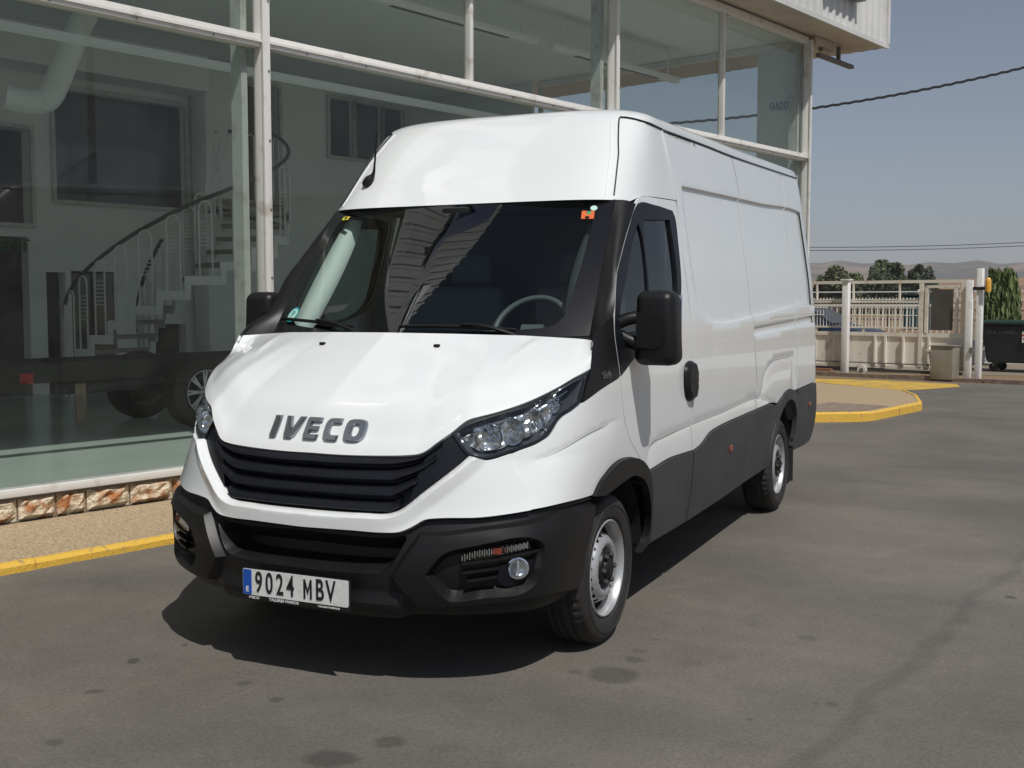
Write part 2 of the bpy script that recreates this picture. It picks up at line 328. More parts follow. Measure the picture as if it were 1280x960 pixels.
PG={
 'fascia':[(0,0.638),(0.2443,0.6415),(0.3866,0.6411),(0.454,0.6474),(0.5003,0.6673),(0.5473,0.6956),(0.6021,0.7027),(0.7744,0.7056),(0.8762,0.7134),(0.9968,0.7238,1),(0.9508,0.8267),(0.8864,0.882),(0.863,0.9481,1),(0.7632,0.9247),(0.737,0.93,1),(0.6958,0.9432,1),(0.6366,0.8909),(0.5241,0.7998),(0.4376,0.7316),(0.3886,0.7155),(0.2841,0.7115),(0.1524,0.7093),(0,0.709)],
 'fasciatop':[(0.6958,0.9432),(0.6366,0.8909),(0.5241,0.7998),(0.4376,0.7316),(0.3886,0.7155),(0.2841,0.7115),(0.1524,0.7093),(0,0.709),(-0.2,0.709)],
 'fender':[(0.863,0.9481,1),(0.8864,0.882),(0.9508,0.8267),(0.9968,0.7238,1),(1.1713,0.7333),(1.4626,0.7298,1),(1.4978,0.7726),(1.5612,0.8029),(1.6259,0.8243),(1.7082,0.8375),(1.8404,0.8343),(1.9604,0.8106),(2.0438,0.7765),(2.1082,0.7288,1),(1.9695,0.8362),(1.8341,0.9345),(1.7634,1.0335),(1.7201,1.1458),(1.6875,1.2161,1),(1.3895,1.1751),(1.2189,1.1316,1),(1.1517,1.105),(1.0946,1.0844),(1.0695,1.0637),(1.0548,1.0393),(1.0324,1.0121),(1.0006,0.995),(0.9684,0.9809),(0.9025,0.9621)],
 'headlight':[(0.6157,1.0299,1),(0.6958,0.9432),(0.737,0.93),(0.7628,0.9294),(0.8625,0.9525),(0.9683,0.9818),(1.0045,0.9947),(1.0322,1.0131),(1.0542,1.0425),(1.0692,1.065),(1.0938,1.0877),(1.1517,1.105),(1.2083,1.1306,1),(1.2357,1.2622,1),(1.1107,1.2316),(0.9868,1.181),(0.9108,1.1411),(0.8086,1.1175),(0.7134,1.0898),(0.6537,1.0657)],
 'hoodlip':[(0,0.933),(0.1318,0.9323),(0.3536,0.9389),(0.4501,0.9448),(0.4983,0.952),(0.5288,0.968),(0.5551,0.99),(0.6128,1.0336),(0.6699,1.0825),(0.7124,1.0945),(0.7834,1.1118),(0.903,1.1492),(1.0297,1.2018),(1.1093,1.2358),(1.2374,1.2688,1),(1.2407,1.2886),(1.2406,1.3556),(1.2333,1.3828)],
 'tri':[(1.2505,1.265,1),(1.2177,1.135,1),(1.3882,1.1785),(1.6739,1.2185,1),(1.6245,1.3293),(1.5857,1.4121),(1.5812,1.491,1),(1.3839,1.4568),(1.2478,1.3962),(1.2451,1.3724)],
 'door':[(2.1082,0.7288,1),(1.9695,0.8362),(1.8341,0.9345),(1.7634,1.0335),(1.7201,1.1458),(1.6799,1.2272),(1.6245,1.3293),(1.5868,1.4193),(1.602,1.4909),(1.7474,1.6552),(1.9288,1.7695),(2.0682,1.889),(2.2464,2.0366),(2.3091,2.0712),(2.3742,2.0865),(2.5591,2.0935),(2.9095,2.106,1),(2.8811,1.8099),(2.894,1.5038),(2.8728,1.2387),(2.8793,0.7422,1),(2.6677,0.7483),(2.4554,0.7516)],
 'doorblack':[(1.6941,1.2194,1),(1.6476,1.3287),(1.6136,1.4189),(1.6325,1.4907),(1.7767,1.6554),(1.9475,1.7701),(2.084,1.8898),(2.2522,2.0252),(2.3051,2.047),(2.5213,2.0514),(2.8123,2.0432,1),(2.8436,2.0071),(2.8301,1.8834),(2.797,1.7146),(2.7493,1.5816),(2.6572,1.5056),(2.4928,1.4536),(2.2165,1.3559),(1.9095,1.2834)],
 'glassq':[(2.2389,1.9455,1),(2.268,1.8604),(2.2385,1.6327),(2.1877,1.4272,1),(1.9993,1.4159),(1.7415,1.4207),(1.728,1.4719),(1.7729,1.5266),(1.9305,1.6422),(2.112,1.8297)],
 'glassm':[(2.3114,1.9619,1),(2.734,1.9891,1),(2.7319,1.8044),(2.6811,1.5771),(2.6159,1.5101),(2.4821,1.4619,1),(2.222,1.4225,1),(2.2578,1.6231),(2.27,1.7873)],
 'doorclad':[(2.1086,0.7248,1),(2.4558,0.7474),(2.6682,0.744),(2.8799,0.7377,1),(2.8793,0.345,1),(2.2295,0.35,1),(2.1964,0.5157),(2.1638,0.6215)],
 'sideclad':[(2.9036,0.7349,1),(3.0374,0.7504),(3.2504,0.8002),(3.4081,0.812),(4.0753,0.827),(4.8501,0.8385,1),(5.0121,0.8079,1),(4.9673,0.6937),(4.8685,0.5488),(4.8159,0.3828,1),(4.213,0.3733,1),(3.6554,0.3549),(2.9036,0.345,1)],
 'rearclad':[(5.7877,0.8651,1),(6.5447,0.8753,1),(6.5999,0.7257),(6.6041,0.5547),(6.5334,0.4181),(6.2504,0.3825,1),(5.8157,0.3947,1),(5.8328,0.5332),(5.8054,0.6941)],
 'archf':[(1.4647,0.7263,1),(1.4978,0.7726),(1.5612,0.8029),(1.6259,0.8243),(1.7082,0.8375),(1.8404,0.8343),(1.9604,0.8106),(2.0438,0.7765),(2.1082,0.7288),(2.1638,0.6215),(2.1964,0.5157),(2.2295,0.3626,1),(2.0971,0.3323,1),(2.1699,0.3825),(2.1882,0.436),(2.1491,0.5639),(2.0976,0.6436),(2.0274,0.7011),(1.9567,0.7291),(1.8839,0.7463),(1.715,0.7314),(1.5807,0.7108,1)],
 'archr':[(5.0125,0.805,1),(5.1688,0.8517),(5.3214,0.8864),(5.5076,0.8912),(5.6626,0.8679),(5.7558,0.8112),(5.8223,0.6926),(5.8337,0.5331),(5.7988,0.3967,1),(5.7184,0.438,1),(5.7415,0.5302),(5.7358,0.669),(5.6827,0.7485),(5.5502,0.8105),(5.3866,0.818),(5.209,0.7707),(5.1095,0.715),(5.033,0.6174),(4.9562,0.5096),(4.901,0.3713,1),(4.83,0.3809,1),(4.8823,0.5472),(4.9809,0.6923)],
 'side1':[(2.8743,2.4843,1),(2.8897,2.3035),(2.9385,2.1162),(2.8933,1.8104),(2.9062,1.5037),(2.8882,1.238),(2.8983,0.7399,1),(3.0369,0.755),(3.25,0.8049),(3.4076,0.8168),(4.0747,0.8323),(4.4093,0.8369,1),(4.4211,1.0055),(4.3801,1.2216),(4.3739,1.8049),(4.407,2.284),(4.3745,2.5142,1)],
 'side2':[(4.3904,2.5134,1),(4.4252,2.2856),(4.3921,1.8054),(4.3985,1.2208),(4.4398,1.0043),(4.4444,0.8366,1),(4.8492,0.8442,1),(5.0362,0.8262,1),(5.1681,0.8565),(5.3205,0.8907),(5.5066,0.8955),(5.6618,0.8722),(5.7431,0.8496,1),(5.7768,1.0719),(5.7756,1.2896),(5.8086,1.5997),(5.8645,1.9745),(5.8968,2.2764),(5.974,2.5662,1)],
 'side3':[(5.996,2.5653,1),(5.922,2.2783),(5.8897,1.9755),(5.8336,1.5998),(5.8006,1.289),(5.8021,1.0707),(5.7707,0.8726,1),(6.5428,0.8855,1),(6.5601,1.201),(6.5917,1.5025),(6.608,2.0063),(6.5502,2.3243),(6.5496,2.5849,1)],
 'capseamv':[(1.9801,2.0428),(2.0721,2.1382),(2.2338,2.3305),(2.3486,2.433),(2.4115,2.466)],
 'gutter':[(2.4115,2.466),(2.5797,2.4815),(2.9063,2.4887),(3.7223,2.5073),(4.3771,2.5172),(5.974,2.5662),(6.5496,2.5849)],
 'recess':[(3.0766,2.2057,1),(3.9099,2.2306),(5.0154,2.2602),(6.5149,2.2984),(6.8944,2.25,1),(6.8944,1.47,1),(6.5793,1.516),(4.5659,1.4586),(3.4551,1.4265),(3.2997,1.4407),(3.177,1.4881),(3.0678,1.5516,1),(3.0342,1.7203),(3.0504,1.9875)],
 'groove':[(4.3836,1.3916,1),(6.5339,1.4427,1),(6.8944,1.42,1),(6.8944,1.36,1),(6.5339,1.3759,1),(4.3842,1.3278,1)],
 'creasef':[(0.7504,0.8588),(0.8453,0.8837),(0.9434,0.9129),(1.0977,0.9563),(1.3047,1.0036),(1.7633,1.0371)],
 'creased':[(2.1026,0.8002),(2.1486,0.8457),(2.2219,0.873),(2.3774,0.8822),(2.8649,0.8981),(3.4711,0.9061),(4.4692,0.9212),(4.7156,0.8914),(5.0371,0.8203)],
 'rearbump':[(4.5397,0.9322),(4.6368,1.0463),(4.7618,1.1059),(4.9162,1.1433),(5.158,1.1553),(5.4425,1.1517),(5.6525,1.1458),(5.6832,1.0149),(5.7231,0.876)],
 'wing':[(0.5335,0.6534,1),(0.5869,0.6533),(0.7957,0.677),(1.0195,0.6938),(1.183,0.7112),(1.5283,0.7035,1),(1.5485,0.6167),(1.5201,0.502),(1.5064,0.3803),(1.4818,0.3173,1),(1.1707,0.3563),(0.9736,0.3556),(0.8198,0.3465),(0.6767,0.3374),(0.544,0.3373,1),(0.4739,0.4039),(0.4236,0.4679,1),(0.485,0.573)],
 'fogrec':[(0.5812,0.4853,1),(0.6505,0.5687),(0.7676,0.5995),(1.0281,0.6215),(1.1061,0.595),(1.1262,0.5583),(1.1197,0.4879),(1.0949,0.4404),(1.0145,0.4048),(0.836,0.397),(0.6857,0.3871),(0.6364,0.4237)],
 'drl':[(0.7329,0.5351,1),(0.7215,0.5445),(0.7561,0.566),(0.901,0.5903),(1.0463,0.6034,1),(1.0571,0.5777,1),(0.9551,0.5661),(0.8457,0.5521)],
 'fogc':[(1.0124,0.4991)],
 'intake':[(0,0.628),(0.248,0.6234),(0.3898,0.6262),(0.4566,0.6355),(0.4889,0.6429,1),(0.4613,0.5719),(0.42,0.5005),(0.3744,0.4778,1),(0.2251,0.4693),(0,0.468)],
 'marker1':[(3.7154,0.6567)],
 'marker2':[(6.4608,0.4193)],
 'marker2b':[(6.4873,0.4095)],
 'mk_rear':[(6.2789,0.7181)],
 'handle':[(2.8265,1.2366),(2.9168,1.2147),(2.911,1.0392),(2.833,1.0146),(2.7432,1.0519),(2.7327,1.2026)],
 'fgrille_l':[(0,0.709),(0.1518,0.7124),(0.2836,0.7146),(0.388,0.7186),(0.4372,0.7347),(0.5238,0.8029),(0.6362,0.894),(0.6955,0.9463,1),(0.6171,1.0274,1)],
}
# ================================================================ VAN
van=empty('van','white high roof panel van with black bumper parked before the glass showroom','van')
C_={k:catmull(v,.025,True) for k,v in PG.items() if len(v)>2}
def Cl(k,step=.025): return catmull(PG[k],step,True)
def Op(k,step=.025): return catmull(PG[k],step,False)
def sstep(t): t=np.clip(t,0,1); return t*t*(3-2*t)
def reliefs(P,items):
    """items: ('p',poly,h,bev) plateau; ('c',poly,line,fn) profile by distance to line inside poly"""
    d=np.zeros(len(P)); A=P.copy(); A[:,0]=np.abs(A[:,0])
    for it in items:
        if it[0]=='p':
            ins=pip(A,it[1])
            if ins.any(): dd=pdist(A[ins],it[1]); d[ins]+=it[2]*sstep(dd/it[3])
        elif len(it)>4:
            ins=pip(A,it[1])
            if ins.any(): dd=pdist(A[ins],it[2],False); x_=A[ins][:,0]; d[ins]+=it[3](dd)*sstep((x_-it[4][0])/it[4][1])*sstep((it[4][2]-x_)/it[4][3])
        else:
            ins=pip(A,it[1])
            if ins.any(): dd=pdist(A[ins],it[2],False); d[ins]+=it[3](dd)
    return d
def smap(items=(),off=0):
    def f(P):
        X=S(P[:,0],P[:,1]); Nn=N(P[:,0],P[:,1]); d=off+reliefs(P,items)
        return X+Nn*d[:,None],Nn
    return f
def sym(half):
    """right half outline running from s=0 to s=0 -> closed symmetric outline"""
    return half+[(-x,y) for x,y in half[::-1][1:-1]]
def both(name,*a,**k):
    o=sheet(name,*a,**k); mirrored(o); return o
# relief definitions -------------------------------------------------
crf=Op('creasef'); crd=Op('creased')
crpoly_f=crf+[(1.95,.99),(2.3,.6),(.6,.55),(.6,.83)]
crpoly_d=[(2.06,.70)]+crd+[(5.1,.75),(5.1,.5),(2.06,.5)]
prof=lambda d:-.012*sstep(d/.012)+.020*(1-np.exp(-np.maximum(d-.012,0)/.10))
rb=Op('rearbump'); rbp=rb+[(5.9,.8),(5.7,.6),(4.5,.6)]
rec=Cl('recess'); grv=Cl('groove')
SIDE=[('c',crpoly_d,crd,prof,(2.04,.16,9,1)),('c',crpoly_f,crf,prof,(.86,.22,1.77,.35)),('p',rec,-.019,.016),('p',grv,-.013,.010),('c',rbp,rb,prof)]
side_loops=lambda L,b:[(L,True),(inset(L,b*.5),True),(inset(L,b),True)]
wing=Cl('wing',.02); fog=Cl('fogrec',.02); intk=Op('intake',.02)
intk_s=sym(intk)
ftop=catmull(PG['fasciatop'],.02,False)
fas_half=Op('fascia',.02)
# fascia
ft2=[(x,y) for x,y in ftop]
def fas_disp(P):
    A=P.copy();A[:,0]=np.abs(A[:,0]); d=pdist(A,ft2,False)
    r=.030*np.clip(d/.022,0,1)-.36*np.clip(d-.026,0,.045)
    r+=reliefs(P,[('c',crpoly_f,crf,prof,(.86,.22,1.77,.35))])
    return r*1.0
def fmap(P):
    X=S(P[:,0],P[:,1]);Nn=N(P[:,0],P[:,1]); return X+Nn*(fas_disp(P)-.005)[:,None],Nn
def offline(L,d):
    P=np.array(L);t=np.gradient(P,axis=0);t/=np.linalg.norm(t,axis=1,keepdims=True);n=np.stack([-t[:,1],t[:,0]],1)
    return [tuple(q) for q in P+n*d]
sheet('bumper_panel',fmap,sym(fas_half),M['paint'],van,spacing=.012,rim=.03,
      loops=[(sym_l,False) for sym_l in ([(x,y) for x,y in offline(ft2,.024)],[(-x,y) for x,y in offline(ft2,.024)])] )
# fender, door, sides
both('front_wing',smap(SIDE),inset(Cl('fender',.02),.0028),M['paint'],van,anormals=True,spacing=.022,loops=[(crf,False),(offline(crf,-.013),False)])
door_out=Cl('door',.02)
blk=Cl('doorblack',.02)
both('front_door',smap(SIDE),inset(door_out,.002),M['paint'],van,holes=[inset(blk,.004)],anormals=True,spacing=.04,loops=[(crd,False),(offline(crd,-.013),False)])
gm=Cl('glassm',.02); gq=Cl('glassq',.02)
both('window_frame',smap((),.003),blk,M['gloss'],van,holes=[gm,gq],spacing=.05,rim=.02)
both('door_glass',smap((),-.012),inset(gm,-.008),M['winglass'],van,spacing=.08,rim=0)
both('quarter_glass',smap((),-.006),inset(gq,-.008),M['winglass'],van,spacing=.08,rim=0)
for k in ('side1','side2','side3'):
    L=Cl(k,.03)
    lp=[(crd,False),(offline(crd,-.013),False)]
    both('side_panel',smap(SIDE),inset(L,.0015),M['paint'],van,anormals=True,spacing=.05,loops=lp+side_loops(rec,.016)+(side_loops(grv,.010) if k!='side1' else [])+([(rb,False),(offline(rb,-.013),False)] if k!='side3' else []))
both('scuttle_trim',smap((),.004),Cl('tri',.02),M['plastic'],van,spacing=.03)
# lower cladding and arches
both('door_cladding',smap((),.012),Cl('doorclad',.03),M['clad'],van,spacing=.05,rim=.03)
both('sill_cladding',smap((),.012),Cl('sideclad',.03),M['clad'],van,spacing=.05,rim=.03)
both('rear_cladding',smap((),.012),Cl('rearclad',.03),M['clad'],van,spacing=.05,rim=.03)
both('arch_trim',smap((),.022),Cl('archf',.02),M['plastic'],van,spacing=.03,rim=.035)
both('arch_trim',smap((),.020),Cl('archr',.02),M['clad'],van,spacing=.03,rim=.035)
# bumper ------------------------------------------------------------
low=[(0,.638)]+[(x,y) for x,y in fas_half if y<.76 and x>.02]
k=[i for i,(x,y) in enumerate(fas_half) if abs(x-.9968)<.002 and y<.73][0]
low=fas_half[:k+1]
bt=[(x,y-.004) for x,y in low]+[(1.17,.728),(1.462,.722)]
bside=[(1.5285,.7035),(1.5485,.6167),(1.5201,.502),(1.5064,.3803),(1.4818,.3173)]
bh=bt+bside+[(1.40,.305),(1.2,.30),(.8,.297),(.4,.295),(0,.295)]
bh=catmull([(a,b,1) for a,b in bh],.02,False)
bump_items=[('p',wing,.034,.024),('p',fog,-.055,.022),('p',intk_s,-.13,.045)]
def lipdisp(P):
    z=P[:,1]; return -.015*np.clip((.335-z)/.05,0,1)**1.3
def bmap(P):
    X=S(P[:,0],P[:,1]);Nn=N(P[:,0],P[:,1]); d=reliefs(P,bump_items)-.022*sstep((np.interp(np.abs(P[:,0]),[x for x,_ in bt],[y for _,y in bt])-P[:,1]<.03)*1.0)*0+lipdisp(P)-.018+.034*sstep((.40-P[:,1])/.05)*sstep((.52-np.abs(P[:,0]))/.08)
    return X+Nn*d[:,None],Nn
def absl(L): return [(-x,y) for x,y in L]
bl=[]
for L,b in ((wing,.024),(fog,.022)):
    for q in (L,inset(L,b)): bl+=[(q,True),(absl(q),True)]
bl+=[(intk_s,True),(inset(intk_s,.045),True)]
sheet('bumper',bmap,sym(bh),M['plastic'],van,spacing=.016,loops=bl,rim=.05,sharp=28)
# intake bars behind
for i,z in enumerate((.50,.54,.58,.62)):
    bm=bmesh.new(); ss=np.linspace(-.42,.42,20)
    V=[];F=[]
    for a in ss:
        p=S(a,z)+np.array([0,.20,0]); V+=[p+np.array([0,0,.006]),p+np.array([0,0,-.006]),p+np.array([0,.02,-.006]),p+np.array([0,.02,.006])]
    for k in range(19):
        for q in range(4): F.append((k*4+q,(k+1)*4+q,(k+1)*4+(q+1)%4,k*4+(q+1)%4))
    bm.free(); mk('grille_bar',V,F,M['dark'],van,False)
# number plate -----------------------------------------------------
pl=box('number_plate',(0,-1.052,.388),(.53,.012,.128),M['ink'],van,bev=.004)
def ymx(x,y,z,rx=0): return Matrix.Translation((x,y,z))@Matrix.Rotation(math.pi/2,4,'X')
rr=[]
def rrect(w,h,r,n=4,cx=0,cy=0):
    o=[]
    for sx,sy,a0 in ((1,1,0),(-1,1,90),(-1,-1,180),(1,-1,270)):
        for i in range(n+1):
            a=R_(a0+90*i/n); o.append((cx+sx*(w/2-r)+r*math.cos(a),cy+sy*(h/2-r)+r*math.sin(a)))
    return o
prism('plate_face',rrect(.52,.108,.008),.003,M['platew'],pl,ymx(0,-1.058,.3965))
prism('plate_band',rrect(.042,.104,.006),.002,M['plateb'],pl,ymx(-.236,-1.0612,.3965))
text('plate_letter','E',.03,M['platew'],pl,ymx(-.236,-1.0635,.365),.0006,.001)
xx=-.178
for ch,wd in (('9',.047),('0',.047),('2',.047),('4',.047),(' ',.026),('M',.052),('B',.047),('V',.050)):
    if ch=='M':
        w_,h_,k_=.040,.080,.0088; prism('plate_character',[(-w_/2,-h_/2),(-w_/2+k_,-h_/2),(-w_/2+k_,h_*.16),(0,-h_*.30),(w_/2-k_,h_*.16),(w_/2-k_,-h_/2),(w_/2,-h_/2),(w_/2,h_/2),(w_/2-k_*.9,h_/2),(0,-h_*.02),(-w_/2+k_*.9,h_/2),(-w_/2,h_/2)],.002,M['ink'],pl,ymx(xx,-1.0615,.3965))
    elif ch!=' ': text('plate_character',ch,.122,M['ink'],pl,ymx(xx,-1.0625,.3955),.001,.0017,xs=(.62 if ch!='M' else .57))
    xx+=wd+.006
for s_,x_,sz,xs_ in (('IVECO',-.205,.0155,1.2),('TALLERES FANDOS',-.055,.0165,1.05),('TALLERES FANDOS.ES',.165,.009,1.2)):
    text('plate_caption',s_,sz,M['platew'],pl,ymx(x_,-1.0592,.332),.0006,.0003,xs=xs_)
# grille ------------------------------------------------------------
gl_low=[(0,.709),(.1518,.7105),(.2836,.7135),(.388,.7186),(.4372,.7347),(.5238,.8029),(.6362,.894),(.6955,.9463)]
hl=Op('hoodlip',.02)
def up_z(s): return np.interp(np.abs(s),[p[0] for p in PG['hoodlip'][:8]],[p[1]+.012 for p in PG['hoodlip'][:8]])
gout=catmull([(a,b,1) for a,b in gl_low],.02,False)+[(.700,.95),(.6171,1.034),(.5551,1.0),(.5,.965),(.45,.957),(.35,.95),(.13,.945),(0,.945)]
gout=catmull([(a,b,1) for a,b in gout],.02,False)
sheet('grille',smap((),-.045),sym(gout),M['gloss'],van,spacing=.04,rim=0)
def slat(t0,t1,smax,name='slat'):
    """louvre between lower edge and upper edge fractions t0..t1"""
    ss=np.linspace(-smax,smax,61); lo=lambda s:np.interp(abs(s),[p[0] for p in gl_low],[p[1] for p in gl_low])
    V=[];F=[]; K=6
    for s in ss:
        a=abs(s)/smax
        zl=.712+max(0,abs(s)-.40)*.72; zu=float(up_z(s))
        h=zu-zl; rise=0
        prf=[(t0,-.036),(t0+.00,-.002),(t0+.012,.002),((t0+t1)/2,-.006),(t1,-.030),(t1,-.044)]
        for t,d in prf:
            z=zl+h*t; e=sstep(np.array([(a-.86)/.14]))[0]
            d2=d-e*.012*0
            V.append(S(s,z)+N(s,z)*d2)
    for i in range(len(ss)-1):
        for j in range(K-1): F.append((i*K+j,(i+1)*K+j,(i+1)*K+j+1,i*K+j+1))
    F.append(tuple(range(K)));F.append(tuple((len(ss)-1)*K+j for j in range(K))[::-1])
    return mk(name,V,F,M['gloss'],van,True,35)
slat(.04,.235,.43);slat(.29,.50,.50);slat(.55,.76,.565);slat(.81,.97,.585)
# black side wings of the grille reaching the lamps
both('grille_side',smap((),-.012),catmull([(.47,.762,1),(.5238,.805),(.6362,.8965),(.695,.948,1),(.6165,1.03,1),(.560,.995),(.53,.955),(.50,.88)],.02),M['gloss'],van,spacing=.03,rim=.03)
# bonnet ------------------------------------------------------------
lipc=Op('hoodlip',.012); sfull=np.array([p[0] for p in lipc]); zfull=np.array([p[1] for p in lipc])
edge=np.array([S(a,b)+N(a,b)*.004 for a,b in lipc])           # 3D lip from centre to rear corner
el=np.concatenate([[0],np.cumsum(np.linalg.norm(np.diff(edge,axis=0),axis=1))]); el/=el[-1]
kc=int(np.argmin(np.abs(sfull-1.2374)+np.abs(zfull-1.2688)))
NU=84;NV=46
rearx=np.array([0,.3,.6,.80,.90]); reary=np.array([-.345,-.30,-.20,-.125,-.105]); rearz=np.array([1.415,1.412,1.405,1.393,1.385])
bv=np.array([0,.03,.06,.10,.15,.2,.26,.32,.45,.6,.8,.92,1]); bb=np.array([0,.012,.018,.024,.037,.051,.064,.070,.066,.052,.027,.010,0])
for _ in range(1):
    _v=np.linspace(0,1,101);_b=np.interp(_v,bv,bb)
    for __ in range(10): _b[1:-1]=(_b[:-2]+2*_b[1:-1]+_b[2:])/4
    bv,bb=_v,_b
def hood_grid():
    G=np.zeros((NU+1,NV+1,3))
    corner=edge[-1]; ek=el[kc]
    for i in range(NU+1):
        u=i/NU
        # front point: move along the lip up to the lamp end corner
        q=(1-(1-u)**1.0)*ek
        Lp=np.array([np.interp(q,el,edge[:,c]) for c in range(3)])
        Lp=Lp+np.array([0,.024*max(0,1-(Lp[0]/.52)**2),0])
        x=u*.905
        Rp=np.array([x*corner[0]/.905,np.interp(x,rearx,reary),np.interp(x,rearx,rearz)])
        if u>.93:
            k2=(u-.93)/.07; Rp=Rp*(1-k2)+corner*k2
        for j in range(NV+1):
            v=j/NV
            vv=v
            P_=Lp*(1-vv)+Rp*vv
            amp=(1-.80*u**2.0)*(1-float(sstep(np.array([(u-.84)/.16]))[0]))
            ch=Rp-Lp; 
            nn=np.array([.12*u,-.60,.79]); 
            P_=P_+nn*np.interp(vv,bv,bb)*amp*(np.linalg.norm(ch)/.774)
            # shoulders and centre dip
            sh=math.exp(-((u-.66-.08*vv)/.07)**2)*.007*math.sin(math.pi*min(1,vv*1.02))
            if vv>.5: sh+=math.exp(-((u-.62-.12*(vv-.5)/.5)/.022)**2)*.0055*math.sin(math.pi*(vv-.5)/.5)
            P_=P_+np.array([0,-.3,.9])*sh
            G[i,j]=P_
    return G
G=hood_grid(); 
V=[];idx={}
for i in range(-NU,NU+1):
    for j in range(NV+1):
        g=G[abs(i),j]; idx[(i,j)]=len(V); V.append((g[0]*(1 if i>=0 else -1),g[1],g[2]))
Fh=[(idx[(i,j)],idx[(i+1,j)],idx[(i+1,j+1)],idx[(i,j+1)]) for i in range(-NU,NU) for j in range(NV)]
# rolled rim
bl_=[idx[(i,0)] for i in range(-NU,NU+1)]+[idx[(NU,j)] for j in range(1,NV+1)]+[idx[(i,NV)] for i in range(NU-1,-NU-1,-1)]+[idx[(-NU,j)] for j in range(NV-1,0,-1)]
def rimoff(v):
    x,y,z=v; return (x*.985,y+.012+.018*(z<1.36),z-.022)
b0=len(V)
for q in bl_: V.append(rimoff(V[q]))
n_=len(bl_)
for i in range(n_): Fh.append((bl_[i],b0+i,b0+(i+1)%n_,bl_[(i+1)%n_]))
hood=mk('bonnet',V,Fh,M['paint'],van,True,38)
# nozzles
def hood_at(x,y):
    A=G.reshape(-1,3); return A[np.argmin((A[:,0]-abs(x))**2+(A[:,1]-y)**2)]
for sx in (-1,1):
    h=hood_at(.303,-.405); box('washer_nozzle',(sx*.303,-.405,h[2]+.006),(.028,.02,.014),M['plastic'],van,bev=.005)
# badge letters: chunky slab caps, slanted
LT={'I':[[(0,0),(.28,0),(.28,1),(0,1)]],
 'V':[[(-.04,1),(.26,1),(.44,.36),(.70,1),(1,1),(.66,.10),(.55,0),(.20,0),(.10,.08)]],
 'E':[[(0,.12),(.1,0),(.9,0),(.9,.24),(.33,.24),(.33,.39),(.82,.39),(.82,.61),(.33,.61),(.33,.76),(.9,.76),(.9,1),(.1,1),(0,.88)]],
 'C':[[(.36,0),(.9,0),(.9,.25),(.48,.25)]+[(.48+.15*math.cos(a),.40+.15*math.sin(a)) for a in np.linspace(-math.pi/2,-math.pi,4)[1:]]+[(.48+.15*math.cos(a),.60+.15*math.sin(a)) for a in np.linspace(math.pi,math.pi/2,4)]+[(.9,.75),(.9,1),(.36,1)]+[(.36+.36*math.cos(a),.64+.36*math.sin(a)) for a in np.linspace(math.pi/2,math.pi,6)[1:]]+[(.36+.36*math.cos(a),.36+.36*math.sin(a)) for a in np.linspace(math.pi,1.5*math.pi,6)[:-1]]],
 'O':[[(.5+.5*np.sign(math.cos(a))*abs(math.cos(a))**.62,.5+.5*np.sign(math.sin(a))*abs(math.sin(a))**.62) for a in np.linspace(0,2*math.pi,33)[:-1]],[(.5+.17*np.sign(math.cos(a))*abs(math.cos(a))**.7,.5+.26*np.sign(math.sin(a))*abs(math.sin(a))**.7) for a in np.linspace(0,2*math.pi,21)[:-1]]]}
def letter(ch,mxf,w,h,parent,name='letter',dep=.012,ink=None):
    out=[(x*w-y*h*.02,y*h) for x,y in LT[ch][0]]; holes=[[(x*w-y*h*.02,y*h) for x,y in H] for H in LT[ch][1:]]
    P,T=cdt(out,holes,(),.02)
    n0=len(P); V=[];F=[]
    ins=[np.array(inset(out,.0035))]+[np.array(inset(H,-.0035)) for H in holes]
    def shr(p):
        for L,I in zip([out]+holes,ins):
            d=np.hypot(*(np.array(L)-p).T); i=d.argmin()
            if d[i]<1e-6: return I[i]
        return p
    for p in P: V.append(mxf(p[0],p[1],0))
    for p in P:
        q=shr(p); V.append(mxf(q[0],q[1],dep))
    es={}
    for t in T:
        t=list(t); a=P[t[1]]-P[t[0]];b=P[t[2]]-P[t[0]]
        if a[0]*b[1]-a[1]*b[0]<0:t=t[::-1]
        F.append(tuple(n0+i for i in t))
        for a,b in ((t[0],t[1]),(t[1],t[2]),(t[2],t[0])): es[(a,b)]=1
    for a,b in es:
        if (b,a) not in es: F.append((a,b,b+n0,a+n0))
    return mk(name,V,F,ink or M['badge'],parent,False)
A_=G.reshape(-1,3); sel=(A_[:,0]<.32)&(A_[:,2]>.965)&(A_[:,2]<1.09); A_=A_[sel]; LC=np.linalg.lstsq(np.stack([np.ones(len(A_)),A_[:,0]**2,A_[:,2],A_[:,2]**2],1),A_[:,1],rcond=None)[0]
for ch,x0_,wd in (('I',-.235,.12),('V',-.170,.096),('E',-.062,.080),('C',.034,.082),('O',.132,.100)):
    def f(x,y,d,bx0=x0_):
        X=bx0+x; Z=.984+y*.88
        Y=float(np.array([1,X*X,Z,Z*Z])@LC); return (X,Y-.004-d,Z+d*.3)
    letter(ch,f,wd,.100,hood)
